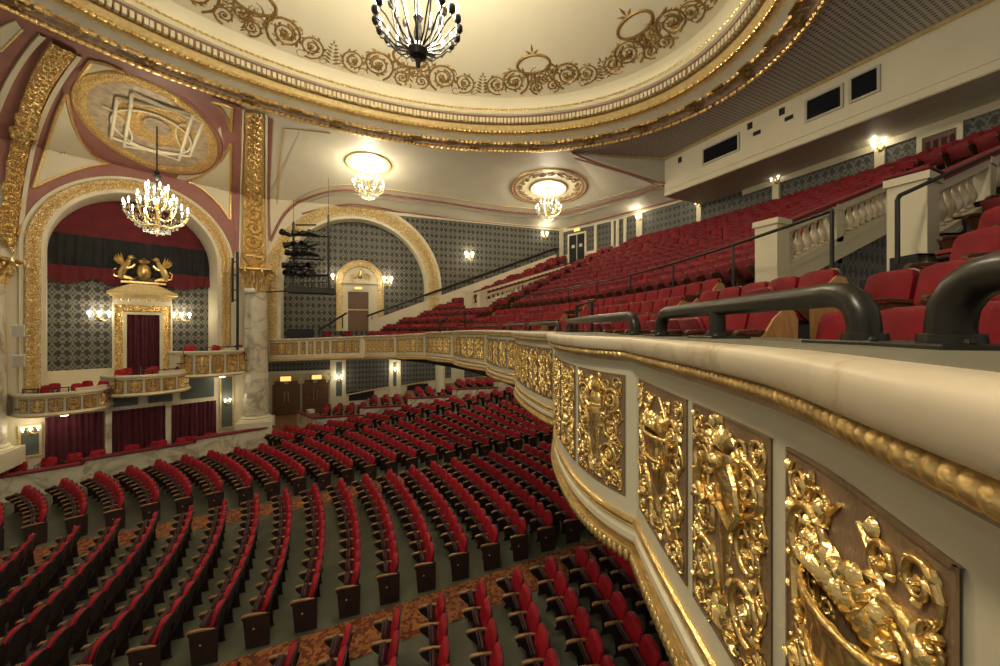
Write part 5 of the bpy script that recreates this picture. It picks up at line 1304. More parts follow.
def put_panels(bi, spec):
    P, N, Z, D = BP[bi]
    for (i0, i1, kind) in spec:
        if bi <= 2:                                       # near bays: each panel carved and bent to the curve of the front
            sa, sb = (i0, i1) if isinstance(i0, float) else (s_of(bi, i0), s_of(bi, i1)); SEED[0] += 1; pw = sb-sa; hi = bi < 2
            go = None
            for mb, nm, m in zip(relief(kind, SEED[0], hi, pw), ('gilt_panel', 'scrollwork', 'vase' if kind < 3 else 'leaf_stem'), ('bronze', 'gold', 'gold')):
                vs_ = []
                for x, y, z in mb.v:
                    p, n, zz = path_at(bi, (sa+sb)/2-x); vs_.append((p.x+n.x*(z+.001)-floc.x, p.y+n.y*(z+.001)-floc.y, H+zz+PANELZ+y-floc.z))
                mb.v = vs_; o = mb.build(nm, M_[m], go if go is not None else front, smooth=True, ang=35 if go is None else 50); go = go or o
            continue
        im = (i0+i1)/2; i = int(im); p0 = P[i0]; p1 = P[i1]; c = (p0+p1)/2; t = (p1-p0).normalized(); n = Vector((-t.y, t.x))
        pm_ = P[i].lerp(P[min(i+1, len(P)-1)], im-i); c = c.lerp(pm_, .9); tt = -Vector((t.x, t.y, 0)); nn = Vector((n.x, n.y, 0)); z = Z[i]+PANELZ
        M = Matrix(((tt.x, 0, nn.x, c.x+n.x*.01-floc.x), (tt.y, 0, nn.y, c.y+n.y*.01-floc.y), (0, 1, 0, H+z-floc.z), (0, 0, 0, 1)))
        gilt_panel(kind, front, M, (p1-p0).length/PW, 1.)
def nearest_i(bi, x):
    P, N, Z, D = BP[bi]; return min(range(len(D)), key=lambda i: abs((500+F*D[i].x/max(.05, D[i].y))-x) if D[i].y > .1 else 1e9)
def s_px(bi, x, lo=0., hi=99.):
    best = None; s = lo
    while s < hi:
        r = path_at(bi, s)
        if r is None or s > s_of(bi, 39)+.001: break
        q = proj((r[0].x, r[0].y, H))
        if q and (best is None or abs(q[0]-x) < best[0]): best = (abs(q[0]-x), s)
        s += .004
    return best[1]
put_panels(0, [(s_px(0, 688), s_px(0, 640.5), 1), (s_px(0, 773.5), s_px(0, 695), 2), (s_px(0, 966), s_px(0, 789.5), 1)])
def by_len(bi, n, kinds, gap=.12, lo=.05, hi=.95):
    spec = []
    for q in range(n):
        a = lerp(lo, hi, (q+gap/2)/n); b = lerp(lo, hi, (q+1-gap/2)/n); spec.append((int(round(a*39)), int(round(b*39)), kinds[q % len(kinds)]))
    put_panels(bi, spec)
sa_ = s_px(1, 626, 0, .9); sb_ = s_px(1, 579.5, 0, .9); g_ = .075; w_ = .40; L1 = s_of(1, 39)
put_panels(1, [(sa_, sb_, 0)]+[(sb_+g_+k*(w_+g_), min(L1-.03, sb_+g_+k*(w_+g_)+w_), kk) for k, kk in enumerate((3, 4, 0, 3)) if sb_+g_+k*(w_+g_)+w_*.7 < L1])
by_len(2, 7, (3, 0, 3, 4, 0, 4, 3))
for b in range(3, 8): by_len(b, 6, (4, 0, 3, 4, 3, 4))
by_len(8, 12, (3, 4, 0, 4, 3, 4, 0, 3, 4, 3, 0, 4))
# underside slab
allP = [p for P, N, Z, D in BP for p in P]; allN = [n for P, N, Z, D in BP for n in N]; allZ = [z for P, N, Z, D in BP for z in Z]
TG = [(17.3, -4.5), (17.4, 8), (17.3, 14), (15.4, 21.9), (8, 22.8), (-2.2, 24.1)]; tg = resample([(*p, 0) for p in TG], len(allP))
mb = MB(); mb.grid([[(p.x-n.x*.14, p.y-n.y*.14, H+z-1.22) for p, n, z in zip(allP, allN, allZ)], [(q.x, q.y, H-1.25) for q in tg]])
struct(mb.build('ceiling_under_balcony', M_['cream'], fix=False))
struct(MB().poly([(17.3, -4.5, H-1.2), (17.3, 29.5, H-1.2), (17.3, 29.5, H-6.2), (17.3, -4.5, H-6.2)]).build('wall_under_rear', M_['cream'], smooth=False))

# ------------------------------------------------------------------ pipe guard rails on the cap
def guard(label, pts, mids, zt=.09, r=.036):
    """pts: plan points (viewer frame) of the rail, ends bent down on to the cap"""
    D = dense(pts, 16); p0 = c2w(D[0].x, D[0].y, drop(D[0].x, D[0].y)-.036); root = thing('guard_rail', label, 'guard rail', p0, 0, 'pipe guard rails on the balcony cap')
    W = [c2w(p.x, p.y, drop(p.x, p.y)+zt)-p0 for p in D]
    def bend(a, b):
        d = (b-a).normalized(); z0 = a.z-zt-.036; R = .085
        return [Vector((a.x, a.y, z0)), Vector((a.x, a.y, a.z-R))]+[Vector((a.x, a.y, a.z-R))+d*R*(1-math.cos(t))+Vector((0, 0, R*math.sin(t))) for t in (PI/8, PI/4, 3*PI/8, PI/2)]
    A = bend(W[0], W[1]); B = bend(W[-1], W[-2]); core = [w for w in W[1:-1] if (w-W[0]).length > .13 and (w-W[-1]).length > .13]
    MB().tube(A+core+B[::-1], r, 14).build('rail', M_['pipe'], root, ang=60)
    def flange(w):
        f = MB().box(-.10, .10, -.075, .075, 0, .012, Matrix.Translation((w.x, w.y, w.z-zt-.036)) @ Matrix.Rotation(math.atan2(W[-1].y-W[0].y, W[-1].x-W[0].x), 4, 'Z'), ch=.003)
        f.lathe([(r*1.35, .012), (r*1.3, .028), (r, .03)], 14, base=(w.x, w.y, w.z-zt-.036))
        for sx in (-.08, .08): f.ball((w.x+sx*.8, w.y+sx*.5, w.z-zt-.022), .009, n=6, m=4)
        f.build('foot_plate', M_['pipe'], root, ang=30)
    flange(W[0]); flange(W[-1])
    for m in mids:
        w = W[0].lerp(W[-1], m); w = min(W, key=lambda q: (q-w).length); MB().tube([(w.x, w.y, w.z-zt-.036), (w.x, w.y, w.z-.01)], r*.9, 12).build('post', M_['pipe'], root); flange(w)
guard('black pipe guard rail entering at the right edge, nearest on the marble cap', [(.83, .71), (.80, .45), (.68, .1), (.52, -.3)], (), .098, .034)
guard('long black pipe guard rail with a middle post, on the cap above the vase panels', [(.87, .92), (.885, 1.25), (.89, 1.6), (.90, 2.15)], (.53,), .092, .033)
guard('black pipe guard rail on the cap above the bulging bay', [(.872, 2.48), (.80, 3.1), (.80, 3.8), (.82, 4.6)], (.93,), .088, .034)
guard('short black pipe guard rail on the second bulging bay of the cap', [(.84, 5.5), (.70, 6.2), (.62, 6.9), (.58, 7.5)], (), .088, .034)
guard('thin far black guard rail above the third bay of the balcony front', [(.55, 8.5), (.35, 9.2), (.22, 9.8), (.1, 10.6)], (.5,), .088, .034)
guard('thin black guard rail near the middle of the balcony front', [(-.1, 11.4), (-.5, 12.3), (-1.0, 13.4)], (.5,), .088, .034)

# ------------------------------------------------------------------ seats
def arc_uv(c, R, v): return c[0]+math.sqrt(max(0, R*R-(v-c[1])**2))
def pad(mb, rows, thick, M=None):
    """upholstered slab: rows of (half width, x, z)"""
    g = []
    for w, x, z in rows: g.append([(x-thick*.9, -w*.72, z), (x-thick*.55, -w, z), (x, -w, z), (x, w, z), (x-thick*.55, w, z), (x-thick*.9, w*.72, z), (x-thick*1.1, 0, z)])
    return mb.grid(g, closed=True, M=M).add([Vector(p) if M is None else M @ Vector(p) for p in g[-1]], [tuple(range(7))])
SEATPART = {}
def part_mesh(name, mb, m, ang=50):
    o = mb.build(name, M_[m], None, ang=ang); SEATPART[name+'|'+m] = o.data; d = o.data; bpy.data.objects.remove(o); return d
lean = lambda z: .13+(z-.4)*.20
orch = {}
mb = MB(); pad(mb, [(.19, lean(.38)-.02, .38), (.232, lean(.44)-.02, .44), (.242, lean(.6)-.015, .60), (.238, lean(.72), .72), (.212, lean(.80), .80), (.165, lean(.85), .85), (.095, lean(.875), .872), (.02, lean(.88), .878)], .085); orch['backrest'] = part_mesh('backrest', mb, 'velvet')
mb = MB(); pad(mb, [(.17, lean(.36)+.03, .36), (.222, lean(.44)+.03, .44), (.23, lean(.62)+.03, .62), (.222, lean(.74)+.03, .74), (.195, lean(.82)+.03, .815), (.14, lean(.86)+.03, .86), (.04, lean(.885)+.03, .882)], .03); orch['back_shell'] = part_mesh('back_shell', mb, 'seatshell')
Tt = Matrix.Translation((.06, 0, .42)) @ Matrix.Rotation(math.radians(66), 4, 'Y')
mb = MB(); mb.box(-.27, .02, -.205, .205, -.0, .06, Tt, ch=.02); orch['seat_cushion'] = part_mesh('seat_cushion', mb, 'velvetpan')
mb = MB(); mb.box(-.28, .03, -.20, .20, -.03, -.001, Tt, ch=.012); orch['seat_pan'] = part_mesh('seat_pan', mb, 'seatshell')
def arm_pts(y): return [(-.23, y, .580), (-.20, y, .602), (-.06, y, .612), (.10, y, .60), (.19, y, .585)]
def armmesh(y):
    mb = MB(); g = []
    for x, yy, z in arm_pts(y):
        w = .030 if x < .1 else .024; g.append([(x, yy-w, z-.016), (x, yy-w, z+.010), (x, yy-w*.6, z+.018), (x, yy+w*.6, z+.018), (x, yy+w, z+.010), (x, yy+w, z-.016)])
    mb.grid(g, closed=True); mb.add(g[0], [tuple(range(6))]); mb.add(g[-1], [tuple(range(6))[::-1]]); return mb
orch['armrest'] = part_mesh('armrest', armmesh(-.245), 'armwood')
def standard(y, t=.022):
    mb = MB(); out = [(-.06, 0), (.20, 0), (.18, .06), (.16, .35), (.24, .62), (.16, .60), (-.24, .575), (-.20, .50), (-.04, .34), (-.02, .08)]
    mb.prism([(x, y-t/2, z) for x, z in out], (0, t, 0)); return mb
orch['standard'] = part_mesh('standard', standard(-.245), 'seatshell', 20)
orch_end = {}
mb = MB(); mb.prism([(-.15, -.275, 0), (.24, -.275, 0), (.25, -.275, .60), (-.20, -.275, .585)], (0, .02, 0)); orch_end['aisle_panel'] = part_mesh('aisle_panel', mb, 'seatshell', 20)
mb = MB(); mb.ball((-.02, -.28, .36), .018, .008, .018, 8, 4); orch_end['aisle_lamp'] = part_mesh('aisle_lamp', mb, 'white')
far_arm = {'armrest': part_mesh('armrest', armmesh(.245), 'armwood'), 'standard': part_mesh('standard', standard(.245), 'seatshell', 20)}
# balcony seats: squarer backs, seats down or up, brown arms
balc = {}
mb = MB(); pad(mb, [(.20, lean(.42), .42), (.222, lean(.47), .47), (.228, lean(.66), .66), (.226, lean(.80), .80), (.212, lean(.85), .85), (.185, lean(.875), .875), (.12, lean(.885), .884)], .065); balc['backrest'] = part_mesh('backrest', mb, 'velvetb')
mb = MB(); pad(mb, [(.20, lean(.36)+.03, .36), (.232, lean(.47)+.03, .47), (.238, lean(.66)+.03, .66), (.236, lean(.82)+.03, .82), (.218, lean(.87)+.03, .868), (.15, lean(.895)+.03, .893)], .026); balc['back_shell'] = part_mesh('back_shell', mb, 'darkwood')
mb = MB(); g = []
for x, w, z, t in ((-.33, .17, .435, .03), (-.31, .205, .45, .05), (-.2, .215, .465, .075), (0., .215, .455, .075), (.10, .205, .44, .06)): g.append([(x, -w, z-t), (x, -w, z-.015), (x, -w*.8, z), (x, w*.8, z), (x, w, z-.015), (x, w, z-t)])
mb.grid(g, closed=True); mb.add(g[0], [tuple(range(6))]); mb.add(g[-1], [tuple(range(6))[::-1]]); balc['seat_cushion'] = part_mesh('seat_cushion', mb, 'cushion')
mb = MB(); mb.box(-.32, .10, -.20, .20, .345, .395, ch=.012); balc['seat_pan'] = part_mesh('seat_pan', mb, 'velvetpan')
balc['armrest'] = part_mesh('armrest', armmesh(-.245), 'darkwood'); balc['standard'] = part_mesh('standard', standard(-.245), 'darkwood', 20)
balc_up = dict(balc); 
mb = MB(); mb.box(-.36, .02, -.205, .205, -.0, .07, Tt, ch=.02); balc_up['seat_cushion'] = part_mesh('seat_cushion', mb, 'cushion')
mb = MB(); mb.box(-.37, .03, -.20, .20, -.035, -.001, Tt, ch=.012); balc_up['seat_pan'] = part_mesh('seat_pan', mb, 'velvetd')
balc_end = {}; mb = MB(); mb.prism([(-.06, -.29, 0), (.25, -.29, 0), (.27, -.29, .70), (.24, -.29, .78), (.16, -.29, .80), (.08, -.29, .72), (.0, -.29, .58), (-.08, -.29, .5)], (0, .025, 0)); balc_end['aisle_panel'] = part_mesh('aisle_panel', mb, 'plywood', 20)
balc_far = {'armrest': part_mesh('armrest', armmesh(.245), 'darkwood'), 'standard': part_mesh('standard', standard(.245), 'darkwood', 20)}
mb = MB(); mb.prism([(-.06, .265, 0), (.25, .265, 0), (.27, .265, .70), (.24, .265, .78), (.16, .265, .80), (.08, .265, .72), (.0, .265, .58), (-.08, .265, .5)], (0, .025, 0)); balc_far['aisle_panel'] = part_mesh('aisle_panel', mb, 'plywood', 20)

ORD = 'first second third fourth fifth sixth seventh eighth ninth tenth eleventh twelfth thirteenth fourteenth fifteenth sixteenth seventeenth eighteenth nineteenth twentieth'.split()
def ordw(n):
    if n <= 20: return ORD[n-1]
    t = {2: 'twenty', 3: 'thirty', 4: 'forty', 5: 'fifty', 6: 'sixty'}[n//10]; return t+'-'+ORD[n % 10-1] if n % 10 else {20: 'twentieth', 30: 'thirtieth', 40: 'fortieth', 50: 'fiftieth', 60: 'sixtieth'}[n]
def make_seat(name, label, cat, group, loc, rz, parts):
    root = thing(name, label, cat, loc, rz, group)
    for n, d in parts:
        o = bpy.data.objects.new(n, d); COL.objects.link(o); o.parent = root
    return root
def merged(name, items, label, cat):
    """the far, tiny seats of a kind, one object"""
    V = []; Fc = []; MI = []; mats = []
    for d, M in items:
        m = d.materials[0]
        if m not in mats: mats.append(m)
        k = mats.index(m); o = len(V); V.extend([tuple(M @ v.co) for v in d.vertices])
        for p in d.polygons: Fc.append(tuple(i+o for i in p.vertices)); MI.append(k)
    me = bpy.data.meshes.new(name); me.from_pydata(V, [], Fc)
    for m in mats: me.materials.append(m)
    me.polygons.foreach_set('material_index', MI); me.polygons.foreach_set('use_smooth', [True]*len(Fc)); me.set_sharp_from_angle(angle=math.radians(50)); me.update()
    o = bpy.data.objects.new(name, me); COL.objects.link(o); return tag(o, label, cat, kind='stuff')
OV = []; OF = []
dg_objs = [o for o in front.children if o.name.split('.')[0] in ('fascia', 'marble_cap', 'lower_molding')]
bpy.context.view_layer.update()
for o in dg_objs:
    off = len(OV); OV.extend([o.matrix_world @ v.co for v in o.data.vertices]); OF.extend([[i+off for i in p.vertices] for p in o.data.polygons])
FB = BVHTree.FromPolygons(OV, OF)
def visible(p, tall=.87, marg=12):
    ok = 0
    for h in (.55, tall):
        q = Vector(p)+Vector((0, 0, h)); s = proj(q)
        if s is None or not (-marg < s[0] < 1000+marg and -marg < s[1] < 666+marg+(40 if h < .6 else 0)): continue
        d = q-EYE; L = d.length; hit = FB.ray_cast(EYE, d/L, L-.1)
        if hit[0] is None: ok += 1
    return ok
SEATS = []                       # orchestra: (loc, rz, parts, label)
OC = (-18., 11.2); PITCH = .79
def blockrow(j, block, v0, v1, rev=False):
    R = 20.40+PITCH*j; n = max(0, int((v1-v0)/.49+.3)); out = []
    a0 = math.asin(clamp((v0-OC[1])/R, -1, 1)); a1 = math.asin(clamp((v1-OC[1])/R, -1, 1)); n = max(1, int(round((a1-a0)*R/.492)))
    for i in range(n):
        a = lerp(a0, a1, (i+.5)/n); u, v = OC[0]+R*math.cos(a), OC[1]+R*math.sin(a)
        parts = list(orch.items())
        if i == 0: parts += list(orch_end.items())
        if i == n-1: parts += list(far_arm.items())
        out.append((Vector((u, v, H+floor_z(u, v))), a, parts, (block, j, i)))
    return out
for j in range(-14, 18):
    ue = 2.40+PITCH*j
    if -7 <= j <= 12: SEATS += blockrow(j, 'near', 2.3 if j < 5 else 3.5, 7.15)
    SEATS += blockrow(j, 'central', 8.45, 14.1)
    uw = ue-1.3; vf = min(20.2, BW.w(BW.a(0), 0).y if False else lerp(18.67, 22.82, clamp((uw+.6+14)/12.15))-2.35)
    if vf > 16.4: SEATS += blockrow(j, 'boxes', 15.5, vf)
    if ue > .9:
        SEATS += blockrow(j, 'wall', 21.0, 24.39-.149*ue-.75)
BN = {'near': 'block under the balcony front', 'central': 'central block', 'boxes': 'block beyond the middle aisle', 'wall': 'block along the stepped marble wall'}
BG = {'near': 'seats below the balcony front', 'central': 'central orchestra seats', 'boxes': 'orchestra seats beyond the middle aisle', 'wall': 'orchestra seats by the stepped wall'}
vis = []; hid = []
for s in SEATS:
    q = proj(s[0])
    if q is None or not (-60 < q[0] < 1010 and q[1] < 860): continue
    (vis if visible(s[0]) else hid).append(s)
vis.sort(key=lambda s: (s[0]-EYE).length)
rowsof = {}
for s in vis: rowsof.setdefault(s[3][0], set()).add(s[3][1])
rk = {b: {j: i+1 for i, j in enumerate(sorted(r))} for b, r in rowsof.items()}
NI = 300
rown = {}
for q_ in SEATS: rown[q_[3][:2]] = max(rown.get(q_[3][:2], 0), q_[3][2]+1)
for s in vis[:NI]:
    b, j, i = s[3]; r_ = ordw(rk[b][j])
    if b == 'near': l_ = 'red tip-up seat in the nearest block, %s from the aisle, %s row from the left' % (ordw(rown[(b, j)]-i), r_)
    else: l_ = 'red tip-up seat, %s from the near aisle, %s row from the left, %s' % (ordw(i+1), r_, {'central': 'central block', 'boxes': 'farther block', 'wall': 'wall block'}[b])
    make_seat('theatre_seat', l_, 'seat', BG[b], s[0], s[1], s[2])
items = []
for s in vis[NI:]+hid:
    M = Matrix.Translation(s[0]) @ Matrix.Rotation(s[1], 4, 'Z')
    for n, d in s[2]:
        if n in ('aisle_lamp',): continue
        items.append((d, M))
# raised seats behind the stepped marble wall
PSEAT = []
for i in range(NST):
    for q in range(4):
        a = SW.L*(i+(q+.6)/4)/NST
        for k in range(4):
            p = SW.w(a, SWT(i)-.5, -.5-.5*k); M = Matrix.Translation(p) @ Matrix.Rotation(math.atan2(SW.d.y, SW.d.x)+.72, 4, 'Z'); PSEAT.append(M)
for M in PSEAT:
    for n, d in orch.items(): items.append((d, M))
merged('distant_seats', items, 'the more distant red seats of the orchestra floor, row behind row', 'seats')
print('ORCH visible', len(vis), 'hidden', len(hid))

# ---- balcony seats
BC = (-14.5, 12.5); FR = 19.1
def low_u(off): return lambda v: arc_uv(BC, FR+off, v)
def up_u(s): return lambda v: lerp(arc_uv(BC, FR+4.3, v), arc_uv((-16.7, 11.), 34., v)-.85, s)
BROWS = []                        # (name, curve, z, v0, v1)
w2v = lambda u: 24.14-.1206*(u+2.27)
for j in range(4): BROWS.append(('low', j, low_u(.95+.74*j), -.95+.33*j, 1.95 if j < 3 else 4.5, 16.4, .74))
NUP = 12
for j in range(NUP): BROWS.append(('up', j, up_u(j/(NUP-1)), .60+(4.35-.60)*j/(NUP-1), 2.05, 16.4, .85))
for j in range(10): BROWS.append(('end', j, low_u(1.05+.85*j), -1.13+.385*j, -2.2, 1.75, .85))
for j in range(-2, 13): BROWS.append(('side', j, low_u(1.0+.82*j), max(-.98, -.95+.405*max(0, j)), 16.9 if j >= 0 else 22.9, 23.6, .82))
VOM = [(5.6, 14.5, 2.2, 4.15), (7.6, 15.2, 18.3, 20.2)]
def in_vom(u, v, m=.3): return any(a-.2 < u < b and c-m < v < d+m for a, b, c, d in VOM)
tread = MB(); BS = []
for kind, j, fu, z, v0, v1, pit in BROWS:
    vs2 = span(v0-.25, v1+.25, max(2, int((v1-v0)/.3))); run = []
    def flush(run):
        if len(run) < 2: return
        A = []; B = []
        for u, v in run:
            d = Vector((1, (v-BC[1])/22.)).normalized(); A.append((u-d.x*.50, v-d.y*.5)); B.append((u+d.x*.40, v+d.y*.40))
        dn = 1.1 if (kind == 'up' and j == 0) else .55
        tread.grid([[(a[0], a[1], H+z-dn) for a in A], [(a[0], a[1], H+z) for a in A], [(b[0], b[1], H+z) for b in B], [(b[0], b[1], H+z-.2) for b in B]])
    for v in vs2:
        u = fu(v)
        if in_vom(u, v, .02) or (kind == 'side' and v > w2v(u)-.02): flush(run); run = []
        else: run.append((u, v))
    flush(run)
    v = v0+.25; i = 0
    while v < v1:
        u = fu(v); u2 = fu(v+.1); t = Vector((u2-u, .1)).normalized(); a = math.atan2(-t.x, t.y)
        if not in_vom(u, v) and not (kind == 'side' and v > w2v(u)-.45) and not (kind == 'low' and 9.2 < v < 9.9):
            i += 1; BS.append([Vector((u, v, H+z)), a, (kind, j, i), v])
        v += .5*t.y
struct(tread.build('floor_balcony', M_['dark'], smooth=False))
ca = MB(); cs = [(arc_uv(BC, FR+3.5, v), arc_uv(BC, FR+4.0, v), v) for v in span(1.8, 17, 40)]
ca.grid([[(a, v, H-.2) for a, b, v in cs], [(a, v, H+.42) for a, b, v in cs], [(b, v, H+.42) for a, b, v in cs]]); struct(ca.build('floor_cross_aisle', M_['dark'], smooth=False))
rows = {}
for s in BS: rows.setdefault(s[2][:2], []).append(s)
for key, lst in rows.items():
    lst.sort(key=lambda s: s[3])
    for i, s in enumerate(lst):
        down = rnd.random() < (.8 if key[0] in ('end', 'low') else .15); parts = list((balc if down else balc_up).items())
        first = i == 0 or s[3]-lst[i-1][3] > .75; last = i == len(lst)-1 or lst[i+1][3]-s[3] > .75
        if first and key[0] == 'low': parts += list(balc_end.items())
        if last: parts += list(balc_far.items()) if key[0] == 'low' else [x for x in balc_far.items() if x[0] != 'aisle_panel']
        s.append(parts)
vis = []; hid = []
for s in BS:
    q = proj(s[0]+Vector((0, 0, .5)))
    if q is None or not (-30 < q[0] < 1100 and -50 < q[1] < 700): continue
    (vis if visible(s[0], .87, 30) else hid).append(s)
vis.sort(key=lambda s: (s[0]-EYE).length)
KN = {'low': 'below the cross-aisle rail', 'up': 'above the cross-aisle rail', 'end': 'at the near end', 'side': 'by the side wall'}
for s in vis[:300]:
    kind, j, i = s[2]
    make_seat('balcony_chair', 'red balcony seat %s, %s row up, %s from the near side' % (KN[kind], ordw(j+1), ordw(i)), 'balcony seat', 'balcony seats '+KN[kind], s[0], s[1], s[4])
items = []
for s in vis[300:]+hid:
    M = Matrix.Translation(s[0]) @ Matrix.Rotation(s[1], 4, 'Z')
    for n, d in s[4]: items.append((d, M))
merged('distant_balcony_seats', items, 'the more distant red balcony seats climbing to the rear wall', 'balcony seats')
print('BALC visible', len(vis), 'hidden', len(hid))

# ---- loose box chairs
def chair_parts():
    d = {}
    mb = MB(); pad(mb, [(.16, .17, .42), (.19, .18, .5), (.2, .22, .75), (.17, .24, .86), (.08, .245, .89)], .05); d['backrest'] = part_mesh('backrest', mb, 'velvet')
    mb = MB(); mb.box(-.24, .2, -.21, .21, .39, .47, ch=.025); d['seat'] = part_mesh('seat', mb, 'cushion')
    mb = MB()
    for y in (-.21, .21): mb.tube([(-.2, y, .44), (-.2, y, .64), (.2, y, .66)], .018, 6)
    d['arm_frame'] = part_mesh('arm_frame', mb, 'darkwood')
    for k, (x, y) in enumerate(((-.2, -.18), (-.2, .18), (.19, -.18), (.19, .18))):
        mb = MB(); mb.tube([(x, y, 0), (x, y, .42)], [.016, .022], 6); d['leg%d' % k] = part_mesh('leg', mb, 'darkwood')
    return d
CH = chair_parts()
def box_chair(label, p, rz, group): r_ = make_seat('box_chair', label, 'chair', group, p, rz, [(n.rstrip('0123'), d) for n, d in CH.items()]); r_.scale = (.86, .86, .86)
face = math.atan2(W1.n.y, W1.n.x)
for k, nm in enumerate(('lowest', 'middle', 'highest')):
    am, hw, bt, bb, cc = BOXINFO[k]
    for i in range(6):
        a = am-hw*.65+hw*1.3*(i % 3)/2+(.2 if i > 2 else 0)+(hw*.28 if k == 0 else 0); c = (.75 if i < 3 else .0)+.1*(i % 2); a = min(a, am+hw*.8)
        box_chair('red chair in the %s opera box, %s row, %s from its left end' % (nm, 'front' if i < 3 else 'back', ORD[i % 3]), W1.w(a, bt-.50, c), face+PI+rnd.uniform(-.5, .3), 'red chairs in the opera boxes')
    fl = MB(); p_ = [W1.w(am-hw*.9, bt-.53, .9), W1.w(am+hw*.9, bt-.53, .9), W1.w(am+hw*.9, bt-.53, -1.6 if k == 1 else -.6), W1.w(am-hw*.9, bt-.53, -1.6 if k == 1 else -.6)]
    struct(fl.prism(p_, (0, 0, .03)).build('floor_box', M_['lobby'], smooth=False))
spots = [(x, y) for x, y in ((12, 472), (17, 472), (44, 465), (48, 464), (66, 463), (71, 462), (74, 461), (92, 458), (97, 457), (124, 452), (128, 451.5), (132, 451), (152, 448), (156, 447.5), (160, 447), (178, 443), (183, 442.5), (188, 442), (205, 438), (210, 437.5), (246, 428), (249, 427))][:20]
for i, (x, y) in enumerate(spots):
    a = W1.a(x, .35); dist = -BW.n.dot(W1.w(a, 0)-BW.o)*1.; box_chair('red chair behind the marble box wall, %s counted from the left' % ordw(i+1), W1.w(a, LOWF+.02, max(.16, dist-.60+.12*(i % 2))), face+PI-.6+rnd.uniform(-.2, .2), 'red chairs behind the marble box wall')
fl = MB(); fl.prism([W1.w(-.3, LOWF, 0), W1.w(W1.L, LOWF, 0), W1.w(W1.L, LOWF, .9), W1.w(-.3, LOWF, .5)], (0, 0, .02)); struct(fl.build('floor_parterre_boxes', M_['lobby'], smooth=False))

# ------------------------------------------------------------------ balcony hand rails
def pipe_rail(label, pts, posts, r=.024, name='balcony_handrail', m='iron'):
    p0 = Vector(pts[0]); root = thing(name, label, 'handrail', p0); MB().tube([Vector(p)-p0 for p in pts], r, 8).build('rail', M_[m], root)
    for a, b in posts: MB().tube([Vector(a)-p0, Vector(b)-p0], r*.85, 8).build('post', M_[m], root)
    return root
vs3 = span(2.45, 16.2, 24); RP = [Vector((arc_uv(BC, FR+3.42, v), v, H+1.45)) for v in vs3]
a = RP[0]; pipe_rail('long black hand rail curving along the cross aisle between the balcony seats', [a-Vector((0, 0, .75)), a-Vector((0, 0, .05))]+RP, [(p, p-Vector((0, 0, 1.0))) for p in RP[3::3]])
def P3(X, Y, z): return c2w(X, Y, z)
h0 = Vector((5.9, 1.95, H+1.50)); h1 = Vector((9.6, 1.95, H+2.82))
pipe_rail('black stair hand rail beside the near balustrade post', [h0-Vector((0, 0, .75)), h0-Vector((0, 0, .04)), h0+Vector((.06, 0, .02)), h1], [], .024)
for lab, xs in (('small black aisle hand rail loop standing behind the parapet rails', ((592, 338), (592, 301.5), (577, 306), (576, 334))),):
    pp = [at_depth(x, y, 6.9+.25*(i < 2)) for i, (x, y) in enumerate(xs)]; pipe_rail(lab, pp, [], .03)
pp = [at_depth(x, y, 12.) for x, y in ((465, 328), (465, 306), (440, 322), (440, 332))]; pipe_rail('black aisle hand rail descending at the far end of the cross aisle', pp, [], .03)

# ------------------------------------------------------------------ balustrades of the stair openings
BALU = None
def balustrade(label, u0, u1, v, zb0, sl, ht, n, newels, face_dir):
    root = thing('balustrade', label, 'balustrade', (u0, v, H+zb0-.05)); o = root.location.copy()
    def z(u): return zb0+sl*(u-u0)
    def q(pts): return [Vector(p)-o for p in pts]
    def bar(w, za, zb, name, m):
        mb = MB(); mb.prism(q([(u0, v-w, H+z(u0)+za), (u1, v-w, H+z(u1)+za), (u1, v-w, H+z(u1)+zb), (u0, v-w, H+z(u0)+zb)]), (0, 2*w, 0)); return mb.build(name, M_[m], root, smooth=False)
    bar(.13, 0, .10, 'base_rail', 'cream'); bar(.12, ht-.16, ht-.03, 'top_rail', 'cream'); bar(.14, ht-.03, ht+.05, 'padded_rail', 'velvetd')
    bar(.12, -.34, 0, 'stringer', 'cream'); bar(.14, -.06, -.0, 'stringer_molding', 'cream')
    hb = ht-.26; pr = [(.05, 0), (.062, .03), (.045, .06), (.05, .09), (.088, .20), (.085, .27), (.05, .40), (.036, .50), (.04, .56), (.062, .60), (.05, .64)]
    me = None
    for k in range(n):
        u = lerp(u0+.25, u1-.12, (k+.5)/n)
        if any(abs(u-a) < .22 for a in newels): continue
        if me is None:
            b = MB().lathe([(r_, zz*hb/.64) for r_, zz in pr], 10); bo = b.build('baluster', M_['marblecap'], root); me = bo.data
        else: bo = bpy.data.objects.new('baluster', me); COL.objects.link(bo); bo.parent = root
        bo.location = Vector((u, v, H+z(u)+.10))-o
    for i, a in enumerate(newels):
        w, h = (.19, ht+.14) if i == 0 else (.13, ht-.05)
        mb = MB(); mb.box(a-w, a+w, v-w, v+w, H+z(a)-(1.2 if i == 0 else .0), H+z(a)+h); mb.box(a-w*1.15, a+w*1.15, v-w*1.15, v+w*1.15, H+z(a)+h-.1, H+z(a)+h)
        for p in range(len(mb.v)): mb.v[p] = tuple(Vector(mb.v[p])-o)
        mb.build('newel_post' if i == 0 else 'pier', M_['cream'], root, smooth=False)
        if i == 0 and face_dir:
            mb = MB(); mb.box(a-w*1.2-o.x, a+w*1.2-o.x, v-w*1.2-o.y, v+w*1.2-o.y, H+z(a)+h-o.z, H+z(a)+h+.06-o.z, ch=.02); mb.build('padded_cap', M_['velvetd'], root, smooth=False)
    return root
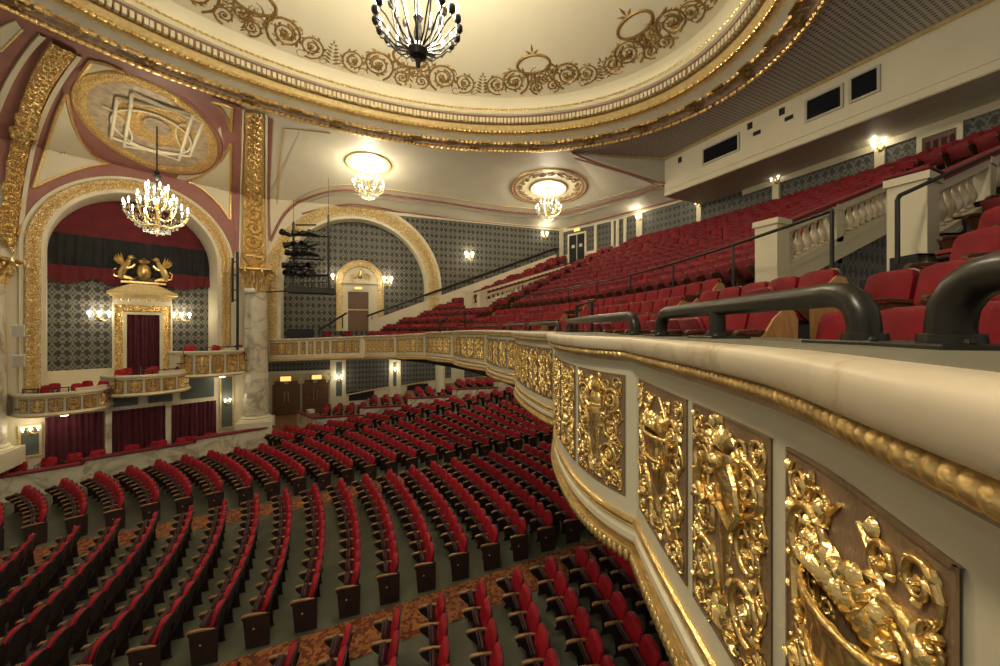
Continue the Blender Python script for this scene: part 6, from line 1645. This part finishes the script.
balustrade('pale stone balustrade rising along the far side of the near stair opening', 7.4, 14.4, 4.15, 1.0, .355, .80, 24, (7.5, 9.6, 12.0), False)
balustrade('pale stone balustrade on the near side of the stair opening, behind the tall white post', 7.0, 14.2, 2.2, 1.02, .355, .80, 24, (7.1, 9.6, 12.0), True)
balustrade('far pale balustrade rising through the red seats, nearer of the far pair', 7.7, 14.7, 18.3, 1.05, .32, .75, 24, (7.8, 14.6), False)
balustrade('far pale balustrade rising through the red seats, farther of the far pair', 7.7, 14.7, 20.2, 1.25, .32, .75, 24, (7.8, 11.5, 14.6), False)
for v, nm in ((4.30, 'wall_stair_cheek'), (20.35, 'wall_stair_cheek')):
    fr = Frame((7.0, v), (14.8, v)) if False else Frame((7.0, v-.03), (14.6, v-.03))
    sl_ = .355 if v < 10 else .32; z0 = .72 if v < 10 else .5
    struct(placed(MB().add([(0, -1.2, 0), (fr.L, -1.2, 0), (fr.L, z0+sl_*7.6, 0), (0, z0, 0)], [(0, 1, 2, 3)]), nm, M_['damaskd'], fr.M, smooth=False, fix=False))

for o in [q for q in PROTO if q.parent is None]:
    for c in list(o.children): bpy.data.objects.remove(c)
    bpy.data.objects.remove(o)
# ------------------------------------------------------------------ camera, world
cam = bpy.data.cameras.new('camera'); co = bpy.data.objects.new('camera', cam); COL.objects.link(co)
cam.sensor_width = 36; cam.lens = F/1000*36; cam.shift_y = -3/1000; cam.clip_start = .02; cam.clip_end = 200
co.location = EYE; co.rotation_euler = (PI/2, 0, -math.atan2(SN, CS)); scene.camera = co
w = bpy.data.worlds.new('world'); scene.world = w; w.use_nodes = True
bg = w.node_tree.nodes['Background']; bg.inputs[0].default_value = (1., .92, .74, 1); bg.inputs[1].default_value = .22
vs = scene.view_settings; scene.display_settings.display_device = 'sRGB'; vs.view_transform = 'Standard'; vs.look = 'None'; vs.gamma = 1; vs.exposure = .58; vs.use_curve_mapping = False
scene.cycles.max_bounces = 5; scene.cycles.diffuse_bounces = 3; scene.cycles.glossy_bounces = 3; scene.cycles.use_denoising = True
scene.cycles.sample_clamp_indirect = 4.
